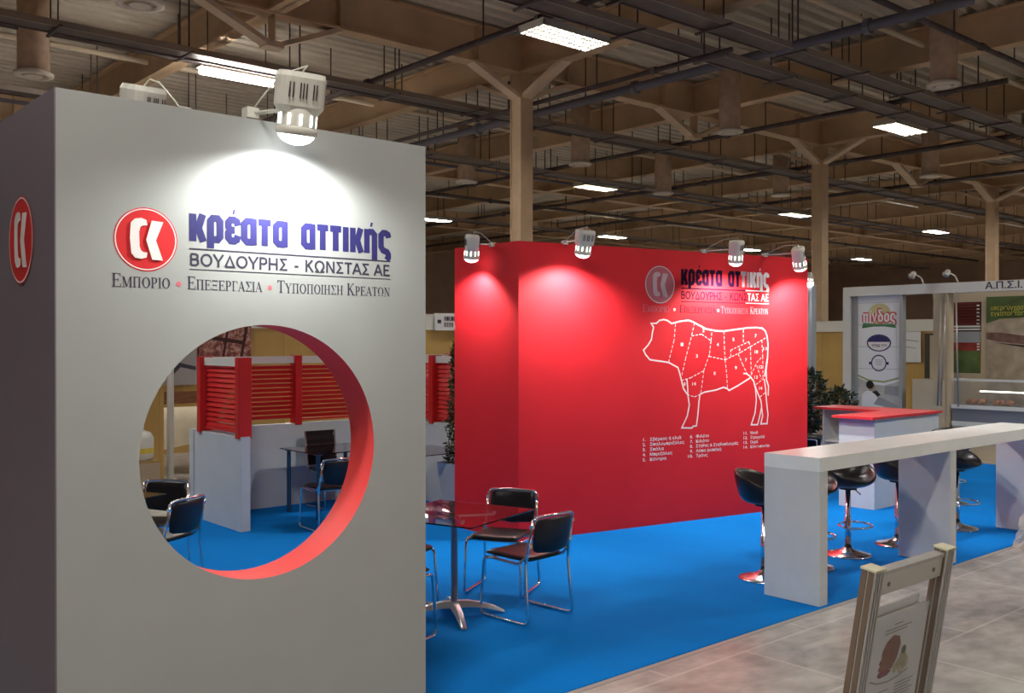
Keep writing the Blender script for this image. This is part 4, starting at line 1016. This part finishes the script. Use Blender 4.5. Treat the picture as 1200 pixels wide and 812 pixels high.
onp(Flat().rect(c-.19, c-.15, 1.58, 1.63).rect(c+.15, c+.19, 1.58, 1.63), 'ring_print', M_navy, .001)
for k in range(4): onp(Flat().rect(c-.08+.01*k, c+.08-.01*k, 1.66-k*.03, 1.668-k*.03), 'ring_print', M_grey, .001)
onp(Flat().poly([(sx(9.38),.75),(sx(8.53),.75),(sx(8.53),1.30),(c+.1,1.20),(c-.1,1.22),(sx(9.38),1.34)]), 'photo_print', mat('photo_pale', (.50, .50, .48), .5, noise=.15, nscale=8), .0005)
onp(Flat().ribbon([(sx(9.38),1.38),(c-.2,1.29),(c+.1,1.27),(sx(8.53),1.36)], .03), 'swoosh_print', mat('swoosh_green', (.30, .36, .14), .5), .001)
# worker in the photo: dark hair, face, white coat, bench
onp(Flat().poly([(c-.33,.8),(c-.33,1.02),(c-.22,1.12),(c-.08,1.06),(c-.02,.96),(c+.1,.8)]), 'photo_coat', M_paper, .0012)
onp(Flat().disc(c-.14, 1.17, .075, 18), 'photo_face', mat('photo_skin', (.40, .26, .18), .6), .0014)
onp(Flat().disc(c-.17, 1.21, .075, 18), 'photo_hair', M_blackpl, .0016)
onp(Flat().poly([(c-.13,1.08),(c-.02,1.0),(c+.04,1.03),(c-.05,1.12)]), 'photo_tool', M_blackpl, .0018)
onp(Flat().poly([(c+.0,1.0),(c+.42,.84),(c+.42,.78),(c-.1,.86)]), 'photo_bench', M_grey, .0014)
onp(Flat().poly([(c+.1,1.05),(c+.42,1.02),(c+.42,1.20),(c+.12,1.2)]), 'photo_window', M_grey, .0012)
MB().box(sx(8.25), sx(7.72), -.10, .30, 0, 1.345).build('side_cabinet', M_beige, stand)
# beam letters
text(Flat(), 'Α.Π.Σ.Ι.', sx(7.05), sx(6.47), 2.868, .115, .02).build('lettering', M_dark, stand, .002)
text(Flat(), 'Α.Π.Σ.Ι.', sx(6.0), sx(5.42), 2.868, .115, .02)
# inner back wall with openings, slatted blind and prints
MB().box(sx(7.74), 5.6, 1.45, 1.55, 0, 2.95).build('back_wall', M_beige, stand)
MB().box(sx(8.45), sx(7.74), 1.45, 1.55, 2.72, 2.95).build('back_lintel', M_beige, stand)
MB().box(sx(8.45), sx(7.74), 1.45, 1.55, 0, 1.42).build('back_panel', M_beige, stand)
Bd = MB().box(sx(8.40), sx(7.77), 1.50, 1.53, 2.18, 2.72).build('window_blind', mat('blind_dark_red', (.12, .018, .012), .5), stand)
for k in range(10):
    MB().box(sx(8.40), sx(7.77), 1.455, 1.49, 2.205+k*.053, 2.235+k*.053).build('slat', M_whitepaint if k in (0, 1) else mat('slat_dark_red', (.16, .02, .015), .5), Bd)
for k in range(6): MB().box(sx(7.82), sx(7.775), 1.44, 1.455, 2.31+k*.066, 2.335+k*.066).build('slat_clip', M_whitevinyl, Bd)
MB().box(sx(8.40), sx(7.77), 1.47, 1.49, 1.98, 2.18).build('print_strip', M_grey, stand)
MB().box(sx(8.40), sx(7.77), 1.47, 1.49, 1.83, 1.98).build('print_strip', mat('strip_red', (.24, .03, .02), .5, noise=.3, nscale=8), stand)
for k in range(3): MB().box(sx(7.82), sx(7.775), 1.455, 1.47, 1.84+k*.05, 1.865+k*.05).build('slat_clip', M_whitevinyl, stand)
MB().box(sx(8.40), sx(7.77), 1.47, 1.49, 1.40, 1.83).build('print_strip', M_green, stand)
# big green and stone poster
bp_ = MB().box(sx(7.64), sx(5.6), 1.42, 1.45, .9, 2.80).build('wall_poster', M_stone, stand)
Flat().poly([(sx(7.64),2.80),(sx(5.6),2.80),(sx(5.6),2.40),(sx(7.0),2.42),(sx(7.4),2.40),(sx(7.64),2.32)]).build('poster_field', M_green, bp_, -1.419)
text(Flat(), 'υπερσύγχρονες', sx(7.56), sx(6.85), 2.56, .085, .0).build('lettering', M_yellow, bp_, -1.418)
text(Flat(), 'εγκαταστάσεις', sx(7.56), sx(6.85), 2.46, .085, .0).build('lettering', M_yellow, bp_, -1.418)
Flat().poly([(sx(7.64),2.16),(sx(7.4),2.16),(sx(7.0),2.10),(sx(5.6),2.02),(sx(5.6),1.86),(sx(7.0),1.95),(sx(7.45),2.0),(sx(7.64),2.04)]).build('poster_rock', mat('rock_brown', (.17, .09, .07), .6, noise=.4, nscale=9), bp_, -1.418)
Flat().poly([(sx(7.5),1.98),(sx(5.6),1.80),(sx(5.6),1.68),(sx(7.2),1.93)]).build('poster_rock', M_blackpl, bp_, -1.417)
for Yp, lean in ((7.78, .0), (7.70, .02), (7.53, -.10)):
    MB().tube([(sx(Yp)-lean, -.15, .9), (sx(Yp), -.02, 2.83)], .014, 8).build('steel_pole', mat('pole_steel', (.42, .40, .38), .3, metal=.6), stand, smooth=True)
for Yp, lab in ((8.15, 'small curved spotlight standing on the neighbouring stand beam, left one'), (7.55, 'small pale spotlight standing on the neighbouring stand beam, right one')):
    t = thing('stand_spotlight', lab, 'spotlight', (BX+.1, Yp, 3.0), 0, 'spotlights on the neighbouring stand')
    MB().tube(fillet([(0, 0, 0), (0, .05, .12), (-.18, .08, .17)], .05), .012, 6).build('arm', M_lampw, t, smooth=True)
    MB().lathe([(.03, 0), (.045, .02), (.05, .11), (.06, .12)], 14, Matrix.Translation((-.18, .08, .20)) @ Matrix.Rotation(R(-125), 4, 'Y')).build('head', M_lampw, t, smooth=True)
# display fridge case
case = thing('display_case', 'long glass-fronted chilled food case in the neighbouring stand', 'display case', (16.62, 7.66, 0), R(-90))
MB().box(0, 3.2, .06, .9, 0, .30).build('plinth', M_beige, case)
MB().box(0, 3.2, .03, .9, .30, .56).build('lower_panel', M_greyfascia, case)
MB().box(0, 3.2, -.02, .9, .56, .64).build('bumper_rail', M_whitepaint, case)
MB().box(0, 3.2, 0, .9, .64, .86).build('front_panel', M_steelcase, case)
MB().box(0, 3.2, -.03, .05, .86, .92).build('front_rail', M_whitepaint, case)
MB().box(.03, 3.17, .05, .88, .86, .90).build('display_deck', M_steelcase, case)
MB().box(0, 3.2, -.01, -.002, .92, 1.34).build('front_glass', mat('case_glass', (.85, .90, .88), .05, alpha=.06), case)
MB().box(0, 3.2, -.02, .02, 1.33, 1.37).build('top_rail', M_whitepaint, case)
MB().box(0, 3.2, .02, .6, 1.34, 1.355).build('top_glass', MATS['case_glass'], case)
MB().tube([(.05, .02, 1.345), (1.1, .02, 1.345)], .014, 8).build('light_tube', mat('case_tube', (1, 1, .9), .4, emit=(1, .95, .8), estr=5), case)
MB().box(.3, 3.1, .30, .62, 1.13, 1.145).build('shelf', M_whitepaint, case)
MB().tube([(.35, .30, 1.15), (1.5, .30, 1.15)], .010, 8).build('light_tube', MATS['case_tube'], case)
for s in (0, 3.17): MB().box(s, s+.03, 0, .6, .9, 1.34).build('end_glass', MATS['case_glass'], case)
for k in range(6):
    Y = 7.66-.28-k*.48
    t = thing('food_tray', ('tray of brown food nearest the left end of the glass case', 'second tray of brown food from the left end of the glass case', 'third food tray from the left end of the glass case', 'fourth food tray from the left end of the glass case', 'fifth food tray from the left end of the glass case', 'last food tray at the right end of the glass case')[k], 'food tray', (16.62+.30, Y, .902), 0, 'food trays in the glass case')
    MB().box(-.18, .18, -.14, .14, 0, .02).build('tray', M_steelcase, t)
    mb = MB()
    for q in range(8): mb.lathe([(.005, .0), (.055, .01), (.06, .05), (.03, .09), (.003, .10)], 8, Matrix.Translation((random.uniform(-.13, .13), random.uniform(-.1, .1), .02)))
    mb.build('food', M_food, t, smooth=True)
t = thing('weighing_scale', 'black weighing scale with rounded head standing on the glass case', 'scale', (16.62+.35, 6.12, 1.356), R(-90))
MB().box(-.22, .22, -.10, .12, 0, .05).build('platform', M_blackpl, t)
MB().tube([(0, .05, .05), (0, .05, .12)], .02, 8).build('neck', M_blackpl, t)
MB().lathe([(.16, -.04), (.17, 0), (.16, .04)], 20, Matrix.Translation((0, .04, .10)) @ Matrix.Rotation(PI/2, 4, 'X') @ Matrix.Scale(.55, 4, (0, 1, 0))).build('head', M_blackpl, t, smooth=True)
# lone grey post by the bushes with lamp
post = thing('stand_post', 'slim light-grey upright just right of the red wall end', 'post', (15.53, 9.72, 0))
MB().box(-.075, .075, -.075, .075, 0, 3.0).build('upright', mat('post_grey', (.42, .46, .50), .5), post)
MB().box(-.09, .09, -.09, .09, 3.0, 3.01).build('cap', M_white, post)
flood('small bright floodlight at the top of the slim grey upright', (15.42, 9.66, 3.02), (-.5, -.6, -1), (15.53, 9.72, 3.08), watts=70, scale=.8, spread=110)

# ochre stalls behind (right and centre)
def stall(label, loc, rz, L, h=2.25, top=.25, post_step=2., m=M_ochre):
    t = thing('stall_wall', label, 'stall wall', loc, rz, 'panel walls of the stalls behind')
    k = 0; x = 0
    while x < L-.01:
        w = min(post_step, L-x)
        MB().box(x+.03, x+w-.03, -.02, .02, 0, h).build('panel', m, t)
        MB().box(x-.03, x+.03, -.03, .03, 0, h).build('post', M_ochre, t)
        x += w
    MB().box(L-.03, L+.03, -.03, .03, 0, h).build('post', M_ochre, t)
    MB().box(-.05, L+.05, -.06, .06, h, h+top).build('fascia', M_whitepaint, t)
    return t
stall('ochre panel wall under a white band right of the red wall', (20.3, 13.5, 0), R(-90), 8, 2.22, .25, 1.1)
stall('ochre panel wall with a signed white band between tower and red block', (5.0, 17.1, 0), 0, 14, 2.25, .34, 2.)
stall('ochre panel wall at the left rim of the round hole', (3.2, 13.86, 0), 0, 2.14, 2.6, .1, 2.14)
t = thing('stall_pole', 'thin white pole beside the ochre panel seen in the round hole', 'pole', (5.47, 13.84, 0))
MB().tube([(0, 0, 0), (0, 0, 2.7)], .05, 10).build('tube', M_whitepaint, t, smooth=True)
MB().lathe([(.09, 0), (.09, .02)], 14).build('foot_plate', M_whitepaint, t)
# sign on the band
t = thing('band_sign', 'white sign board with boxed dark letters between tower and red block', 'sign', (12.52, 16.98, 2.24))
MB().box(0, .95, -.03, .03, 0, .37).build('board', M_paper, t)
for r_, wd in enumerate(('MILIE', 'KOYN')):
    for i, chh in enumerate(wd):
        x = .22+i*.064; z = .20-r_*.13
        Flat().rect(x, x+.056, z, z+.11).build('letter_box', mat('letter_box_pale', (.42, .36, .40), .5), t, .031)
        text(Flat(), chh, x+.008, x+.048, z+.015, .08, .03).build('lettering', M_dark, t, .032)
Flat().rect(.04, .14, .15, .23).build('sign_mark', M_dark, t, .031)
# meat poster on the stall wall
t = thing('meat_poster', 'large poster of marbled raw meat pieces above the slats in the hole', 'poster', (7.25, 17.03, 1.35))
MB().box(0, 1.02, -.01, .01, 0, 1.3).build('sheet', mat_meat(), t)
f = Flat(); f.ribbon([(.0,.25),(1.02,.05)], .09).ribbon([(.42,.1),(.62,1.25)], .05).ribbon([(.0,.75),(.9,.62)], .07).ribbon([(.75,.0),(.98,1.2)], .06)
f.build('dark_cuts', mat('print_black_red', (.05, .01, .01), .5), t, .012)
t = thing('backdrop_board', 'grey board with a dark chevron left of the meat poster in the hole', 'poster', (5.2, 17.0, 1.22))
MB().box(0, 2.0, -.01, .01, 0, 1.2).build('board', mat('board_grey', (.36, .34, .36), .6), t)
Flat().poly([(1.50,.22),(1.68,.40),(1.98,.33),(1.98,.26),(1.70,.32),(1.56,.18)]).build('chevron', M_dark, t, .012)
# cloth covered table with headboard
t = thing('covered_table', 'table under a hanging cream cloth behind the left partition', 'table', (6.05, 14.75, 0))
mb = MB(); N = 24; prof_ = [(.0, .98), (.45, .97), (.72, .90), (.80, .80), (.84, .55), (.88, .40)]
vs = []
for j, (r_, z) in enumerate(prof_):
    for i in range(N):
        a_ = 2*PI*i/N; w = 1+.06*math.sin(5*a_)*(j/5); vs.append((r_*math.cos(a_)*w, .6*r_*math.sin(a_)*w, z+.06*math.sin(3*a_)*(j > 3)))
mb.add(vs, [(j*N+i, j*N+(i+1) % N, (j+1)*N+(i+1) % N, (j+1)*N+i) for j in range(5) for i in range(N)]).build('cloth', M_cloth, t, smooth=True)
for s in (-1, 1):
    for q in (-1, 1): MB().tube([(s*.6, q*.3, 0), (s*.6, q*.3, .9)], .03, 8).build('leg', M_whitepaint, t, smooth=True)
t = thing('wooden_bench_back', 'brown wooden backboard behind the cream covered table', 'furniture', (5.3, 15.6, 0))
MB().box(0, 1.6, 0, .05, .98, 1.18).build('board', M_wood, t)
for s in (.05, 1.5): MB().box(s, s+.06, 0, .05, 0, .98).build('leg', M_wood, t)
t = thing('white_canister', 'white canister with a yellow label at the left rim of the hole', 'canister', (4.72, 13.0, .42))
MB().lathe([(.16, 0), (.18, .03), (.18, .30), (.14, .37), (.06, .40), (.06, .45)], 20).build('body', M_whitepaint, t, smooth=True)
MB().lathe([(.182, .10), (.182, .17)], 20, cap=False).build('label_band', M_yellow, t)
t = thing('canister_stand', 'low pale box under the white canister', 'box', (4.72, 13.0, 0))
MB().box(-.2, .2, -.2, .2, 0, .40).build('carcass', M_beige, t); MB().box(-.22, .22, -.22, .22, .40, .42).build('lid', M_ochre, t)
# paper poster and dark frame on the right ochre wall, seen through the stand opening
t = thing('paper_poster', 'tilted white paper poster on the ochre wall seen through the stand opening', 'poster', (20.24, 10.55, 1.55), R(-90))
MB().box(0, .55, -.008, .008, 0, .66).build('sheet', M_paper, t)
Flat().ribbon([(.1,.5),(.5,.45)], .02).ribbon([(.08,.35),(.45,.3)], .015).build('print_lines', M_grey, t, .01)
t = thing('dark_frame', 'dark-edged pale panel on the ochre wall beside the paper poster', 'panel', (20.22, 9.9, 1.05), R(-90))
MB().box(0, .5, -.01, .01, 0, 1.12).build('backing', M_slot, t)
MB().box(.12, .36, -.02, -.01, .05, 1.08).build('panel_face', M_beige, t)
